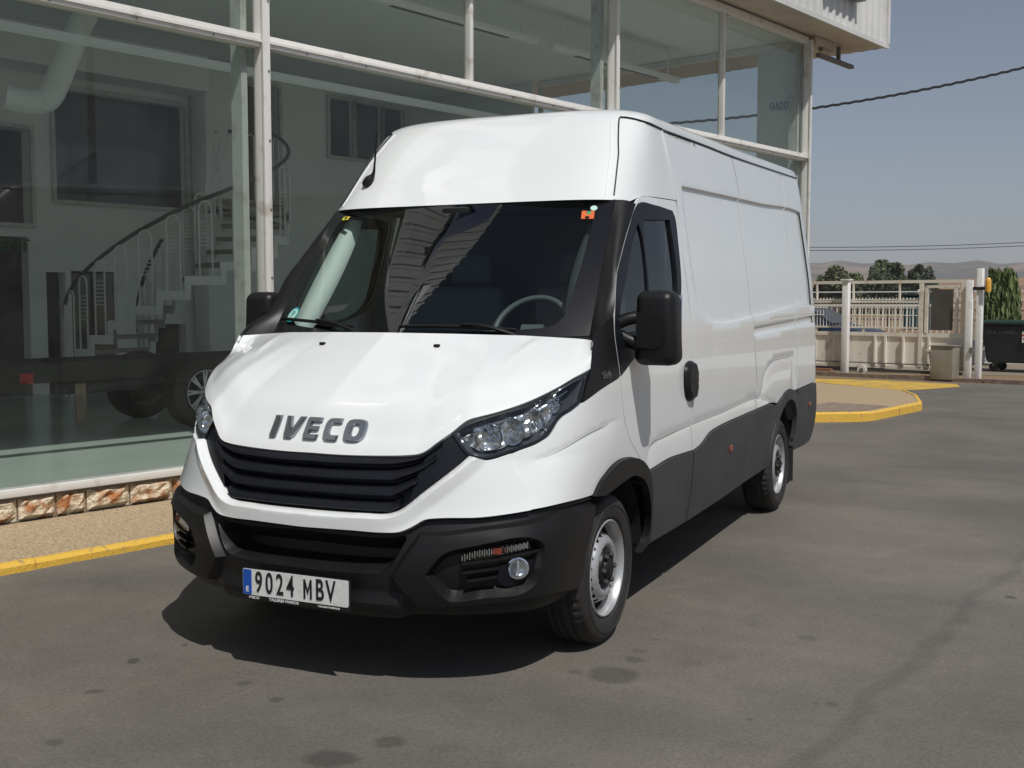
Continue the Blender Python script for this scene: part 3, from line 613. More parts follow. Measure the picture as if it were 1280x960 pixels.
# headlights ---------------------------------------------------------
hlo=Cl('headlight',.02)
lens=sheet('headlight',smap((),-.002),inset(hlo,.003),M['lens'],van,spacing=.04,rim=.01)
house=sheet('lamp_housing',smap((('p',hlo,-.07,.05),),-.008),inset(hlo,.004),M['lamphouse'],lens,spacing=.025,rim=0,sharp=25)
trimo=sheet('lamp_bezel',smap((),-.006),hlo,M['gloss'],lens,holes=[inset(hlo,.011)],spacing=.05,rim=.05)
rp=catmull([(.655,1.02,1),(.72,1.062),(.80,1.095),(.90,1.12),(.955,1.155),(1.035,1.20),(1.085,1.175),(1.10,1.13),(1.04,1.06),(.965,1.02),(.86,.985),(.785,.955),(.74,.965)],.02)
M['refl']=mat('lamp_reflector_chrome',(.86,.86,.85),.22,.95,noise=(30,(.6,.6,.6),.35,.6))
def rmap(P):
    X=S(P[:,0],P[:,1]);Nn=N(P[:,0],P[:,1]); d=-.045+.016*np.sin(P[:,0]*62)+.010*np.sin(P[:,1]*70+P[:,0]*25); return X+Nn*d[:,None],Nn
sheet('reflector_panel',rmap,rp,M['refl'],lens,spacing=.014,rim=.02,sharp=20)
def bowl(s,z,r,dep,asp=1.0,m_=None,back=.0,yawv=(0.25,-1,.05),lensr=None):
    c=S(s,z)-N(s,z)*(.018+back); ax=Vector(yawv).normalized(); q=ax.to_track_quat('Z','Y').to_matrix().to_4x4()
    prof_=[(r*math.sin(t),-dep*math.cos(t)) for t in np.linspace(.12,math.pi/2,7)]+[(r*1.03,-.004)]
    o=lathe('lamp_reflector',prof_,m_ or M['chrome'],lens,28,'Z')
    T=Matrix.Translation(Vector(c))@q@Matrix.Diagonal((asp,1,1,1)); o.data.transform(T)
    b=lathe('bulb',[(0,0),(.012,0),(.012,.02),(.005,.03),(0,.031)],M['chrome'],lens,10,'Z'); b.data.transform(Matrix.Translation(Vector(c)-ax*dep*.9)@q)
    return o
bowl(.765,1.015,.052,.05,1.15)
bowl(.865,1.035,.055,.055,.9)
bowl(.965,1.065,.058,.05,.8,back=.02)
bowl(1.045,1.13,.034,.03,.9,back=.01)
both_h=[o for o in lens.children]
# chrome brow strip
V=[];F=[]
for i,t in enumerate(np.linspace(0,1,20)):
    s=.70+.40*t; z=np.interp(s,[.66,.81,.91,1.0,1.1],[1.055,1.095,1.12,1.155,1.2]); 
    for dz,dd in ((-.012,-.012),(-.028,-.05),(-.034,-.05),(-.016,-.010)): V.append(S(s,z+dz)+N(s,z+dz)*dd)
for i in range(19):
    for j in range(4): F.append((i*4+j,(i+1)*4+j,(i+1)*4+(j+1)%4,i*4+(j+1)%4))
mk('chrome_strip',V,F,M['chrome'],lens,False)
lensm=mirrored(lens,van,'headlight')
for o in list(lens.children):
    mirrored(o,lensm,o.name.split('.')[0])
# fog lamp clusters ---------------------------------------------------
fl=sheet('fog_cluster',smap((),-.045),inset(fog,.018),M['gloss'],van,spacing=.05,rim=0)
sheet('daylight_strip',smap((),-.012),inset(Cl('drl',.02),.001),M['lens'],fl,spacing=.03,rim=.02)
Vx=[];bm=bmesh.new()
for i in range(30):
    s=.735+.31*i/29; z=np.interp(s,[.72,.8,1.05],[.548,.570,.592]);
    if .865<s<.905: continue
    p=S(s,z)-N(s,z)*.02; abox(bm,p,(.0045,.01,.028 if i%2 else .02))
bmo('lamp_facet',bm,M['chrome'],fl)['kind']='stuff'
p=S(.885,.578)-N(.885,.578)*.016; box('orange_reflector',p,(.035,.014,.024),M['dimorange'],fl,mx=None)
c=S(1.005,.499)-N(1.005,.499)*.02; q=Vector((.55,-1,0)).normalized().to_track_quat('Z','Y').to_matrix().to_4x4()
o=lathe('fog_lamp',[(.0,-.012),(.02,-.010),(.034,0),(.038,.006),(.044,.004),(.046,-.03)],M['chrome'],fl,28,'Z');o.data.transform(Matrix.Translation(Vector(c))@q)
o=lathe('fog_lens',[(0,.012),(.02,.010),(.036,.004)],M['lens'],fl,24,'Z');o.data.transform(Matrix.Translation(Vector(c))@q)
o=box('fog_bar',(0,0,.004),(.008,.06,.008),M['silver'],fl);o.data.transform(Matrix.Translation(Vector(c))@q)
for zz,s0,s1 in ((.530,.735,1.12),(.492,.74,.905),(.455,.76,.90)):
    bm=bmesh.new(); ss=np.linspace(s0,s1,14)
    for a,b in zip(ss[:-1],ss[1:]):
        za=zz+(a-.74)*.10;zb=zz+(b-.74)*.10
        sqbar(bm,S(a,za)-N(a,za)*.022,S(b,zb)-N(b,zb)*.022,.035,.008)
    bmo('cluster_slat',bm,M['plastic'],fl)
sheet('fog_bezel',smap((('p',Cl('fogrec'),0,.01),),-.022),catmull([(.915,.52,1),(.905,.455),(.94,.425),(1.03,.435),(1.085,.47),(1.10,.53,1)],.02),M['gloss'],fl,holes=[[(1.005+.05*math.cos(a),.499+.05*math.sin(a)*.8) for a in np.linspace(0,2*math.pi,20)[:-1]]],spacing=.04,rim=.02)
flm=mirrored(fl,van,'fog_cluster')
for o in list(fl.children): (lambda q:q.__setitem__('kind','stuff') if 'facet' in q.name else None)(mirrored(o,flm,o.name.split('.')[0]))
# windscreen ----------------------------------------------------------
WBx=[0,.3,.6,.80,.872];WBy=[-.268,-.238,-.155,-.055,-.014];WBz=[1.392,1.392,1.392,1.398,1.402]
WTx=[0,.3,.6,.76,.812];WTy=[.385,.397,.43,.465,.485];WTz=[2.058,2.058,2.056,2.054,2.053]
def W(u,v):
    a=abs(u); b=np.array([a*.872,np.interp(a*.872,WBx,WBy),np.interp(a*.872,WBx,WBz)]);t=np.array([a*.812,np.interp(a*.812,WTx,WTy),np.interp(a*.812,WTx,WTz)])
    p=b*(1-v)+t*v+np.array([.1*a,-.68,.70])*.014*math.sin(math.pi*v)
    return np.array([p[0]*(1 if u>=0 else -1),p[1],p[2]])
def smoothpl(xs,ys):  # smooth the piecewise tables
    return xs,ys
WN=lambda u,v:(lambda n:n/np.linalg.norm(n))(np.cross(W(u+.01,v)-W(u-.01,v),W(u,min(v+.01,1.05))-W(u,v-.01)))
_d=np.linspace(0,1,41)
def resm(xs,ys):
    X=np.linspace(xs[0],xs[-1],41);Y=np.interp(X,xs,ys)
    for _ in range(12): Y[1:-1]=(Y[:-2]+2*Y[1:-1]+Y[2:])/4
    return list(X),list(Y)
_a,WBy=resm(WBx,WBy);_b,WBz=resm(WBx,WBz);WBx=_a;_a,WTy=resm(WTx,WTy);_b,WTz=resm(WTx,WTz);WTx=_a
def wgrid(name,u0,u1,v0,v1,nu,nv,off,m,parent,rim=0):
    V=[];F=[]
    for i in range(nu+1):
        for j in range(nv+1):
            u=u0+(u1-u0)*i/nu;v=v0+(v1-v0)*j/nv; V.append(W(u,v)+WN(u,v)*off)
    K=nv+1
    for i in range(nu):
        for j in range(nv): F.append((i*K+j,(i+1)*K+j,(i+1)*K+j+1,i*K+j+1))
    return mk(name,V,F,m,parent)
ws=wgrid('windscreen',-1,1,0,1,48,24,0,M['wsglass'],van)
def wmap(off):
    def f(P):
        X=np.array([W(a,b) for a,b in P]);Nn=np.array([WN(a,b) for a,b in P]); return X+Nn*off,Nn
    return f
inner=[]
for sx,sy,a0 in ((1,1,0),(-1,1,90),(-1,-1,180),(1,-1,270)):
    for i in range(7):
        a=R_(a0+90*i/6); inner.append(((.90-.10)*sx+.10*math.cos(a),.515+sy*(.455-.13)+.13*math.sin(a)))
inner2=[(x*(1-.03*(y<.3)),y) for x,y in inner]
inner2=catmull(inner2,.05)
sheet('black_border',wmap(.0015),catmull([(-1,0,1),(1,0,1),(1,1,1),(-1,1,1)],.06),M['frit'],ws,holes=[inner2],spacing=.09,rim=0)
# A-pillar trim: between windscreen edge and the door front edge
def pillar(sg):
    inn=[W(1,v) for v in np.linspace(-.03,1.0,15)]
    dl=[(1.5812,1.491),(1.602,1.51),(1.7474,1.6552),(1.9288,1.7695),(2.0682,1.889),(2.2464,2.0366)]
    dl=catmull([(1.2451,1.385,1),(1.3839,1.4568)]+[(a,b) for a,b in dl],.02,False); dl=np.array(dl); k=np.linspace(0,len(dl)-1,15)
    outp=[]
    for t in k:
        i=int(min(t,len(dl)-2));q=dl[i]*(1-(t-i))+dl[i+1]*(t-i); outp.append(S(q[0],q[1])+N(q[0],q[1])*.004)
    V=[];F=[];K=7
    for a,b in zip(inn,outp):
        for j in range(K):
            t=j/(K-1); p=a*(1-t)+b*t; bl=math.sin(math.pi*t)*(.016 if sg>0 else .008)
            p=p+np.array([.55,-.7,.35])*bl; V.append((p[0]*sg,p[1],p[2]))
        
    for i in range(14):
        for j in range(K-1):
            f=(i*K+j,i*K+j+1,(i+1)*K+j+1,(i+1)*K+j); F.append(f if sg>0 else f[::-1])
    return mk('pillar_trim',V,F,M['plastic'],van)
pillar(1);pillar(-1)
# cowl under the wipers
V=[];F=[]
for i in range(41):
    u=-1+2*i/40; x=u*.9; a=np.array([x,np.interp(abs(x),rearx,reary)+.006,np.interp(abs(x),rearx,rearz)-.018]); b=W(u,.03)-np.array([0,0,.012])
    V+= [a,(a+b)/2-np.array([0,0,.012]),b]
for i in range(40):
    for j in range(2): F.append((i*3+j,(i+1)*3+j,(i+1)*3+j+1,i*3+j+1))
mk('cowl',V,F,M['plastic'],van)
# wipers: blades lie just above the base of the glass
for (ua,ub,va,vb,pv) in ((-.93,-.28,.085,.045,(-.20,-.02)),(.02,.66,.050,.030,(.70,-.03))):
    wp=[]
    o=None
    pts=[W(ua+(ub-ua)*t,va+(vb-va)*t+.012*math.sin(math.pi*t))+WN(ua,.1)*.022 for t in np.linspace(0,1,10)]
    o=tube('wiper',pts,.009,M['plastic'],van,6)
    mid=pts[5]; e=W(pv[0],pv[1])+np.array([0,-.02,.02])
    tube('wiper_arm',[mid+np.array([0,-.01,.012]),(mid+e)/2+np.array([0,-.02,.03]),e],.009,M['plastic'],o,6,rs=[.006,.009,.014],smoothpts=2)
# roof cap --------------------------------------------------------------
zc=np.array([2.052,2.12,2.25,2.38,2.48,2.54,2.568,2.584,2.595,2.600]); yc=np.array([.378,.44,.55,.665,.765,.84,.89,.95,1.04,1.209])
def Xs(z,y): 
    zz=z+.03*np.clip(4.95-y,0,5)*np.clip((z-1.3)/1.3,0,1)
    return smoothed(zz,_xz,_xx)-.045*np.clip((.9-y)/1.1,0,1)*np.clip((z-1.25)/.5,0,1)
YE=1.21
ZG,ZT_=2.487,2.600
XG=float(Xs(ZG,YE))
def XR(z): return float(Xs(z,YE)) if z<=ZG else XG*max(0,1-min(1,(z-ZG)/(ZT_-ZG))**(2/.62))**.21
def capP(u,z):
    """u 0..1 from centre to the side at y=YE, superelliptic plan"""
    y0=float(np.interp(z,zc,yc)); p=float(np.interp(z,[2.05,2.3,2.5,2.6],[6.5,5.5,4.2,3.2]))
    X=XR(z)
    t=u*math.pi/2; cx=math.sin(t)**(2/p) if t>0 else 0; cy=math.cos(t)**(2/p) if t<math.pi/2 else 0
    y=y0+(YE-y0)*(1-max(cy,0)); x=X*min(cx,1)
    x=x*float(Xs(min(z,2.48),y))/float(Xs(min(z,2.48),YE))
    return np.array([x,y,z])
def capgrid(zs,us):
    return np.array([[capP(u,z) for u in us]+[capP(1,z)+np.array([-.002,.10,0.0])] for z in zs])
zs=list(np.linspace(2.052,2.487,14))+[2.505,2.523,2.54,2.552,2.564,2.574,2.582,2.588,2.593,2.597,2.5995]
# u spacing denser near the corner
us=np.concatenate([np.linspace(0,.35,10),np.linspace(.38,.86,22),np.linspace(.88,1,6)])
Gc=capgrid(zs,us)
# bottom edge of side portion rises to the door seam: raise z start for the side part
def capcol(i,j): return Gc[i,j]
V=[];F=[];nz,nu=Gc.shape[:2]
for i in range(nz):
    for j in range(nu):
        p=Gc[i,j].copy()
        if i<6:
            # side part: compress rows to start above door seam z 2.09
            zb=float(np.interp(p[1],[.5,.56,.577,.637,.70,.89,1.24],[2.052,2.050,2.052,2.0745,2.090,2.097,2.109]))
            f=i/6; z=zb+(zs[6]-zb)*f; q=capP(us[j],z) if j<len(us) else capP(1,z)+np.array([-.002,.10,0.0]); p=q
        V.append(p)
for i in range(nz-1):
    for j in range(nu-1): F.append((i*nu+j,i*nu+j+1,(i+1)*nu+j+1,(i+1)*nu+j))
# roof continuation
top=len(V)
nb_=nz-1
ys=[1.32,1.6,2.2,3.0,4.0,4.9]
cap=None
# mirror to full
def fullmirror(V,F):
    n=len(V); V2=list(map(np.array,V))+[np.array([-v[0],v[1],v[2]]) for v in V]; F2=list(F)+[tuple(n+i for i in f[::-1]) for f in F]
    bm=bmesh.new(); vs=[bm.verts.new(v) for v in V2]
    for f in F2:
        try:bm.faces.new([vs[i] for i in f])
        except ValueError: pass
    bmesh.ops.remove_doubles(bm,verts=bm.verts,dist=2e-4); return bm
bm=fullmirror(V,F); cap=bmo('roof_cap',bm,M['paint'],van,smooth=True,sharp=50)
# roof: from gutter over the top, from y=1.0 to the back
def roofrow(y,n=26):
    z0=2.47+.03*max(0,y-1.25)*.93
    P_=[];
    zg=float(np.interp(y,[1.21,1.6,2.4,3.1,4.7,5.2],[2.487,2.495,2.507,2.517,2.566,2.585]))
    xg=float(Xs(zg,y)); lift=.03*max(0,y-1.1)
    zt=2.600+.03*.93*(y-1.21)
    for k in range(n+1):
        t=k/n*math.pi/2; x=xg*math.cos(t)**.42 if k<n else 0; z=zg+(zt-zg)*math.sin(t)**.62
        P_.append(np.array([x,y,z]))
    return P_
rows=[]
ysr=[1.209,1.3,1.5,1.8,2.2,2.7,3.2,3.7,4.2,4.6,4.85,4.93,4.99]
for y in ysr:
    r=roofrow(min(y,4.9)); 
    sh=1 if y<4.9 else (.99 if y<4.94 else .97)
    f=1
    rows.append([np.array([p[0]*sh,y,p[2]-(0 if y<4.9 else (.01 if y<4.94 else .03))-(.03*(1-f))]) for p in r])
V=[p for r in rows for p in r]; K=27; F=[(i*K+j,i*K+j+1,(i+1)*K+j+1,(i+1)*K+j)[::-1] for i in range(len(rows)-1) for j in range(K-1)]
bm=fullmirror(V,F); bmo('roof',bm,M['paint'],van,smooth=True,sharp=50)
# dark ribbons for the shade of recessed seams: along gutter and down the cap
gp=np.array(PG['gutter'])
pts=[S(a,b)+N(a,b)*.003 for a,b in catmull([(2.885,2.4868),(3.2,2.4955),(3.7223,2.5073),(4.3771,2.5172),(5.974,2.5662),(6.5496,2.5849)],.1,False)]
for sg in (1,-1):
    tube('gutter_shade_line',[(p[0]*sg,p[1],p[2]) for p in pts],.0062,M['plastic'],van,5)
def capline(us_,zs_): return [capP(u,z)*1.0 for u,z in zip(us_,zs_)]
def capfind(px_pts): pass
lz=np.linspace(2.075,2.505,14); 
def u_for_x(z,x):
    lo,hi=0,1
    for _ in range(30):
        m=(lo+hi)/2
        if capP(m,z)[0]<x: lo=m
        else: hi=m
    return lo
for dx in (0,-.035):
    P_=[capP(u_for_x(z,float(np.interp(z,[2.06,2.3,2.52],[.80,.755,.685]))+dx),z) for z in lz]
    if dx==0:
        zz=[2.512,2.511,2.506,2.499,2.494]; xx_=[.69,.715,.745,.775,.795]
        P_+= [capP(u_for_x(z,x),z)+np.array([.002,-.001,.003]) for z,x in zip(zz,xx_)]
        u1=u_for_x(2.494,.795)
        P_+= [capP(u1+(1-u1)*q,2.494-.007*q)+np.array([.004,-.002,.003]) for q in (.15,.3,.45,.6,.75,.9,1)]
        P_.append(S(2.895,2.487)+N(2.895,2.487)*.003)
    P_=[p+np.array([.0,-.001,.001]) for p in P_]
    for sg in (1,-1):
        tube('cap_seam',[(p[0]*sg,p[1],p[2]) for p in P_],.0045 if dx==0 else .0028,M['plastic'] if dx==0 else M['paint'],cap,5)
_se=[(2.8743,2.4843),(2.8897,2.3035),(2.9385,2.1162)]
for sg in (1,-1):
    tube('joint_bead',[((S(a,b)+N(a,b)*.002)*np.array([sg,1,1])) for a,b in catmull(_se,.05,False)],.0045,M['paint'],cap,5)
# rear end ---------------------------------------------------------------
zr=[.40,.6,.9,1.2,1.5,1.8,2.1,2.35,2.5,2.56]
V=[];
for z in zr:
    x=float(S(6.55,z)[0]); V+=[(-x+.03,4.985,z),(x-.03,4.985,z)]
V+=[(-.5,4.985,2.66),(.5,4.985,2.66)]
F=[(2*i,2*i+1,2*i+3,2*i+2) for i in range(len(zr))]
mk('rear_doors',V,F,M['paint'],van,False)
box('rear_bumper',(0,5.04,.46),(1.88,.16,.16),M['clad'],van,bev=.03)
for sx in (-1,1):
    box('rear_lamp',(sx*.86,5.0,1.05),(.10,.03,.42),M['red'],van,bev=.01)
# edge strip closing side to rear
for sg in (1,-1):
    V=[];F=[]
    for i,z in enumerate(np.linspace(.42,2.585,34)):
        a=S(6.48,z)-N(6.48,z)*.004; b=S(6.60,z)-N(6.60,z)*.003
        for p in (a,b,b+np.array([-.012,.035,0]),b+np.array([-.05,.07,0]),b+np.array([-.12,.085,0])): V.append((p[0]*sg,p[1],p[2]))
    for i in range(33):
        for j in range(4):
            f=(i*5+j,i*5+j+1,(i+1)*5+j+1,(i+1)*5+j); F.append(f if sg>0 else f[::-1])
    mk('rear_corner',V,F,M['paint'],van)
# floor and inner shells ----------------------------------------------
box('floor_pan',(0,2.2,.44),(1.5,5.3,.08),M['dark'],van)
box('engine_block',(0,-.35,.62),(1.1,.7,.5),M['dark'],van)
box('light_leak_tray',(0,-.2,.36),(1.40,1.3,.03),M['dark'],van)  # both trays added out of sight to stop sunlight leaking through the underbody
box('light_leak_tray',(0,1.7,.40),(1.80,2.6,.03),M['dark'],van)
box('bulkhead',(0,1.32,1.42),(1.62,.03,1.75),M['dash'],van)
for sg in (1,-1):
    # wheel housings
    for yc_,r_,zc_,mm in ((.07,.43,.36,M['dark']),(3.66,.43,.40,M['dark'])):
        o=lathe('wheel_housing',[(r_,-.42),(r_,.02),(r_-.004,.02),(r_-.004,-.40),(0,-.40)],mm,van,32,'X',c=(sg*.93 if sg>0 else 0,yc_,zc_))
        if sg<0:
            o.data.transform(Matrix.Translation((0,0,0)));
            for v in o.data.vertices: v.co.x=-(v.co.x+.93)
        b_=bmesh.new(); b_.from_mesh(o.data); bmesh.ops.delete(b_,geom=[f for f in b_.faces if f.calc_center_median().z<.36],context='FACES'); b_.to_mesh(o.data); b_.free()
# underbody bits
bm=bmesh.new(); bar(bm,(-.8,3.63,.34),(.8,3.63,.34),.05,10); bar(bm,(-.8,0,.34),(.8,0,.34),.04,10); bmo('axle',bm,M['dark'],van)
tube('exhaust',[(.3,1.5,.36),(.45,2.6,.34),(.62,2.9,.30),(.78,3.0,.29)],.035,M['silver'],van,10,smoothpts=2)
box('mud_flap',(.87,4.06,.33),(.24,.012,.34),M['rubber'],van); box('mud_flap',(-.87,4.06,.33),(.24,.012,.34),M['rubber'],van)
# wheels ---------------------------------------------------------------
def wheel(xc,yc_,sg):
    wh=empty('wheel'); wh.parent=van; wh.location=(xc,yc_,.345)
    w2=.112
    prof_=[(.212,w2*.62),(.222,w2*.78),(.236,w2*.92),(.262,w2*1.0),(.292,w2*1.0),(.312,w2*.95),(.326,w2*.86),(.336,w2*.74),(.3415,w2*.60),
      (.344,w2*.56),(.344,w2*.42),(.336,w2*.40),(.336,w2*.33),(.345,w2*.31),(.3455,w2*.06),(.337,w2*.05),(.337,-w2*.05),(.3455,-w2*.06),(.345,-w2*.31),(.336,-w2*.33),(.336,-w2*.40),(.344,-w2*.42),(.344,-w2*.56),(.3415,-w2*.6),(.336,-w2*.74),(.326,-w2*.86),(.292,-w2),(.262,-w2),(.222,-w2*.78),(.212,-w2*.62)]
    def rf(i,j,r):
        if r>.33:
            k=i%3
            if j in (7,8,9,10,18,13,14,19,20,21,22,23,24): return r-(.007 if k==0 else 0)
        return r
    ty=lathe('tyre',prof_,M['rubber'],wh,150,'X',rfun=rf,sharp=24)
    # raised sidewall ribs
    lathe('sidewall_rib',[(.284,w2*1.0),(.286,w2*1.03),(.290,w2*1.03),(.292,w2*1.0)],M['rubber'],ty,64,'X')
    rim=lathe('rim',[(.220,w2*.78),(.222,w2*.86),(.216,w2*.90),(.210,w2*.84),(.203,w2*.60),(.200,w2*.30),(.196,w2*.05),(.184,-w2*.05),(.178,w2*.08)],M['silver'],wh,64,'X')
    lathe('rim_barrel',[(.198,w2*.36),(.196,-w2*.9)],M['dark'],rim,40,'X')
    # disc with holes, domed: r from .192 to .10
    def dm(P):
        th=P[:,0];r=P[:,1]; h=np.interp(r,[.085,.105,.128,.150,.168,.182],[w2*.62,w2*.86,w2*.86,w2*.68,w2*.36,w2*.06])
        X=np.stack([h,r*np.cos(th),r*np.sin(th)],1); Nn=np.tile([1.,0,0],(len(P),1)); return X,Nn
    nh=20
    Vd=[];Fd=[]
    for k in range(nh):
        a0=2*math.pi*k/nh;a1=2*math.pi*(k+1)/nh
        ol=catmull([(a0,.085,1),(a1,.085,1),(a1,.182,1),(a0,.182,1)],.05)
        # subdivide radial edges
        ol=[(a0+(a1-a0)*t,.085) for t in (0,.25,.5,.75)]+[(a1,r) for r in (.085,.105,.128,.150,.168)]+[(a1-(a1-a0)*t,.182) for t in (0,.25,.5,.75)]+[(a0,r) for r in (.182,.168,.150,.128,.105)]
        am=(a0+a1)/2; hole=[(am+.085*math.cos(t),.158+.012*math.sin(t)) for t in np.linspace(0,2*math.pi,13)[:-1]]
        P,T=cdt(ol,[hole],(),.022)
        X,_n=dm(P); b=len(Vd);Vd+=list(X)
        for t in T:
            f=tuple(b+i for i in t); n=np.cross(X[t[1]]-X[t[0]],X[t[2]]-X[t[0]]); Fd.append(f if n[0]>0 else f[::-1])
        for i in range(12):
            j=(i+1)%12
    bm=bmesh.new(); vs=[bm.verts.new(v) for v in Vd]
    for f in Fd:
        try:bm.faces.new([vs[i] for i in f])
        except ValueError:pass
    bmesh.ops.remove_doubles(bm,verts=bm.verts,dist=1e-4)
    me=bpy.data.meshes.new('wheel_disc');bm.to_mesh(me);bm.free(); dsk=link('wheel_disc',me,M['silver'],rim,True)
    _r=np.linspace(.08,.2,61);_h=np.interp(_r,[.085,.105,.128,.150,.168,.182],[w2*.62,w2*.86,w2*.86,w2*.68,w2*.36,w2*.06]);_g=np.gradient(_h,_r)
    for _k in range(6): _g[1:-1]=(_g[:-2]+_g[1:-1]*2+_g[2:])/4
    nv=[]
    for v in me.vertices:
        rr_=math.hypot(v.co.y,v.co.z);g_=float(np.interp(rr_,_r,_g)); n_=Vector((1,-g_*v.co.y/rr_,-g_*v.co.z/rr_)).normalized(); nv.append(n_)
    me.normals_split_custom_set_from_vertices(nv)
    lathe('brake_drum',[(.0,w2*.1),(.17,w2*.1),(.18,-w2*.5)],M['dark'],rim,32,'X')
    hub=lathe('hub_cap',[(.088,w2*.60),(.092,w2*.74),(.086,w2*.86),(.074,w2*.90),(.05,w2*.86),(.044,w2*.96),(.03,w2*1.05),(0,w2*1.06)],M['plastic'],wh,36,'X')
    for k in range(6):
        a=2*math.pi*k/6; lathe('hub_nut',[(.013,w2*.80),(.013,w2*.99),(.008,w2*1.03),(0,w2*1.03)],M['clad'],hub,6,'X',c=(0,.066*math.cos(a),.066*math.sin(a)))
    if sg<0: wh.rotation_euler=(0,0,math.pi)
    return wh
wh0=wheel(.862,0,1); wheel(.868,3.63,1); wheel(-.862,0,-1); wheel(-.868,3.63,-1)
# mirrors ----------------------------------------------------------------
def mirror_head(sg):
    o=box('mirror',(1.118,.235,1.435),(.205,.15,.345),M['plastic'],van,bev=.045,seg=5)
    for v in o.data.vertices:
        t=(v.co.z-1.435)/.17
        if t>0: v.co.x-=.018*t*(1 if v.co.x>1.118 else -.6)
        v.co.y+=-.02*(1-((v.co.x-1.118)/.1)**2)*(1-t*t)*(v.co.y<.235)
    o.data.update()
    ob=[o]
    ob.append(box('mirror_glass',(1.118,.315,1.44),(.17,.006,.29),M['chrome'],o,bev=.002))
    ob.append(box('indicator',(1.200,.190,1.335),(.018,.03,.075),M['dimorange'],o,bev=.006))
    ob.append(tube('mirror_arm',[(.93,.13,1.445),(1.0,.16,1.482),(1.06,.19,1.482)],.03,M['plastic'],o,8,smoothpts=2))
    ob.append(tube('mirror_arm',[(.95,.16,1.40),(1.0,.18,1.372),(1.07,.20,1.345)],.032,M['plastic'],o,8,smoothpts=2))
    # seam panel on the housing
    ob.append(prism('housing_panel',catmull([(-.07,.07,1),(.03,.055),(.055,.03),(.06,-.06),(.04,-.085),(-.07,-.09,1)],.02),.004,M['plastic'],o,ymx(1.105,.1525,1.435)))
    if sg<0:
        for q in ob:
            q.data.transform(Matrix.Diagonal((-1,1,1,1)));q.data.flip_normals()
    return o
mirror_head(1);mirror_head(-1)
# handle, markers -------------------------------------------------------
def onside(s,z,off=0): p=S(s,z)+N(s,z)*off; return Vector(p)
hp=Cl('handle',.02)
both('door_handle',smap((('p',hp,.028,.02),),.004),hp,M['plastic'],van,spacing=.02,rim=.02)
for s_,z_ in ((3.7154,.6567),(6.2789,.7181)):
    p=onside(s_,z_,.014); o=box('side_marker',p,(.010,.070,.040),M['dimorange'],van,bev=.003); mirrored(o)
# aerial
def aer():
    b=Vector((-.700,.49,2.13)); return b
u_=u_for_x(2.13,.70); q=capP(u_,2.13); u_=u_for_x(2.225,.60); q=capP(u_,2.225); b=Vector((-q[0],q[1],q[2]))
o=tube('aerial',[b+Vector((-.045,-.03,-.05)),b+Vector((-.03,-.025,-.01)),b+Vector((.0,-.02,.02)),b+Vector((.012,-.03,.07)),b+Vector((.045,-.05,.24))],.01,M['plastic'],van,8,rs=[.012,.030,.026,.010,.006,.005,.004],smoothpts=2)
# model lettering on the black scuttle trim
s0=1.46;z0=1.235
px_=Vector(S(s0+.05,z0)-S(s0,z0)).normalized(); up_=Vector(S(s0,z0+.05)-S(s0,z0)).normalized(); nn_=px_.cross(up_)
mxx=Matrix.Translation(Vector(S(s0,z0)+N(s0,z0)*.0055))@Matrix((px_,up_,nn_)).transposed().to_4x4()
text('trim_lettering','Daily',.05,M['badge'],van,mxx,.001,0)
# cab interior -------------------------------------------------------------
V=[];F=[]
prf=[(-.30,1.36),(-.10,1.385),(.12,1.37),(.20,1.33),(.24,1.20),(.22,.9)]
for x in np.linspace(-.84,.84,13):
    for y,z in prf: V.append((x,y+.25*abs(x)**3,z))
for i in range(12):
    for j in range(5): F.append((i*6+j,(i+1)*6+j,(i+1)*6+j+1,i*6+j+1))
dash=mk('dashboard',V,F,M['dash'],van,True,50)
box('instrument_hood',(.45,.16,1.385),(.36,.16,.06),M['dash'],dash,bev=.02)
def torus(name,c,R,r,m,parent,tilt):
    pts=[]; 
    V=[];F=[];n=36;k=8
    for i in range(n):
        a=2*math.pi*i/n
        for j in range(k):
            b=2*math.pi*j/k; V.append(((R+r*math.cos(b))*math.cos(a),(R+r*math.cos(b))*math.sin(a),r*math.sin(b)))
    F=[(i*k+j,((i+1)%n)*k+j,((i+1)%n)*k+(j+1)%k,i*k+(j+1)%k) for i in range(n) for j in range(k)]
    o=mk(name,V,F,m,parent); o.data.transform(Matrix.Translation(c)@Matrix.Rotation(tilt,4,'X')); return o
M['wheelp']=mat('steering_plastic',(.11,.12,.12),.5)
st=torus('steering_wheel',(.42,.34,1.42),.195,.016,M['wheelp'],van,R_(52))
bm=bmesh.new()
for a in (0,math.pi,-math.pi/2):
    mt=Matrix.Translation((.42,.34,1.40))@Matrix.Rotation(R_(52),4,'X')@Matrix.Rotation(a,4,'Z'); abox(bm,(.1,0,-.01),(.19,.035,.012),mt)
mt=Matrix.Translation((.42,.34,1.40))@Matrix.Rotation(R_(52),4,'X'); abox(bm,(0,0,-.01),(.12,.1,.03),mt)
bmo('wheel_hub',bm,M['wheelp'],st)
for x,wd in ((.45,.50),(-.42,.86)):
    s1=box('seat',(x,.93,1.33),(wd,.14,.62),M['seat'],van,mx=None,bev=.05,seg=3)
    box('seat_cushion',(x,.66,1.0),(wd,.5,.14),M['seat'],s1,bev=.04)
    for hx in ((0,) if wd<.6 else (-.21,.21)):
        box('headrest',(x+hx,.95,1.74),(.25,.09,.18),M['seat'],s1,bev=.035,seg=3)
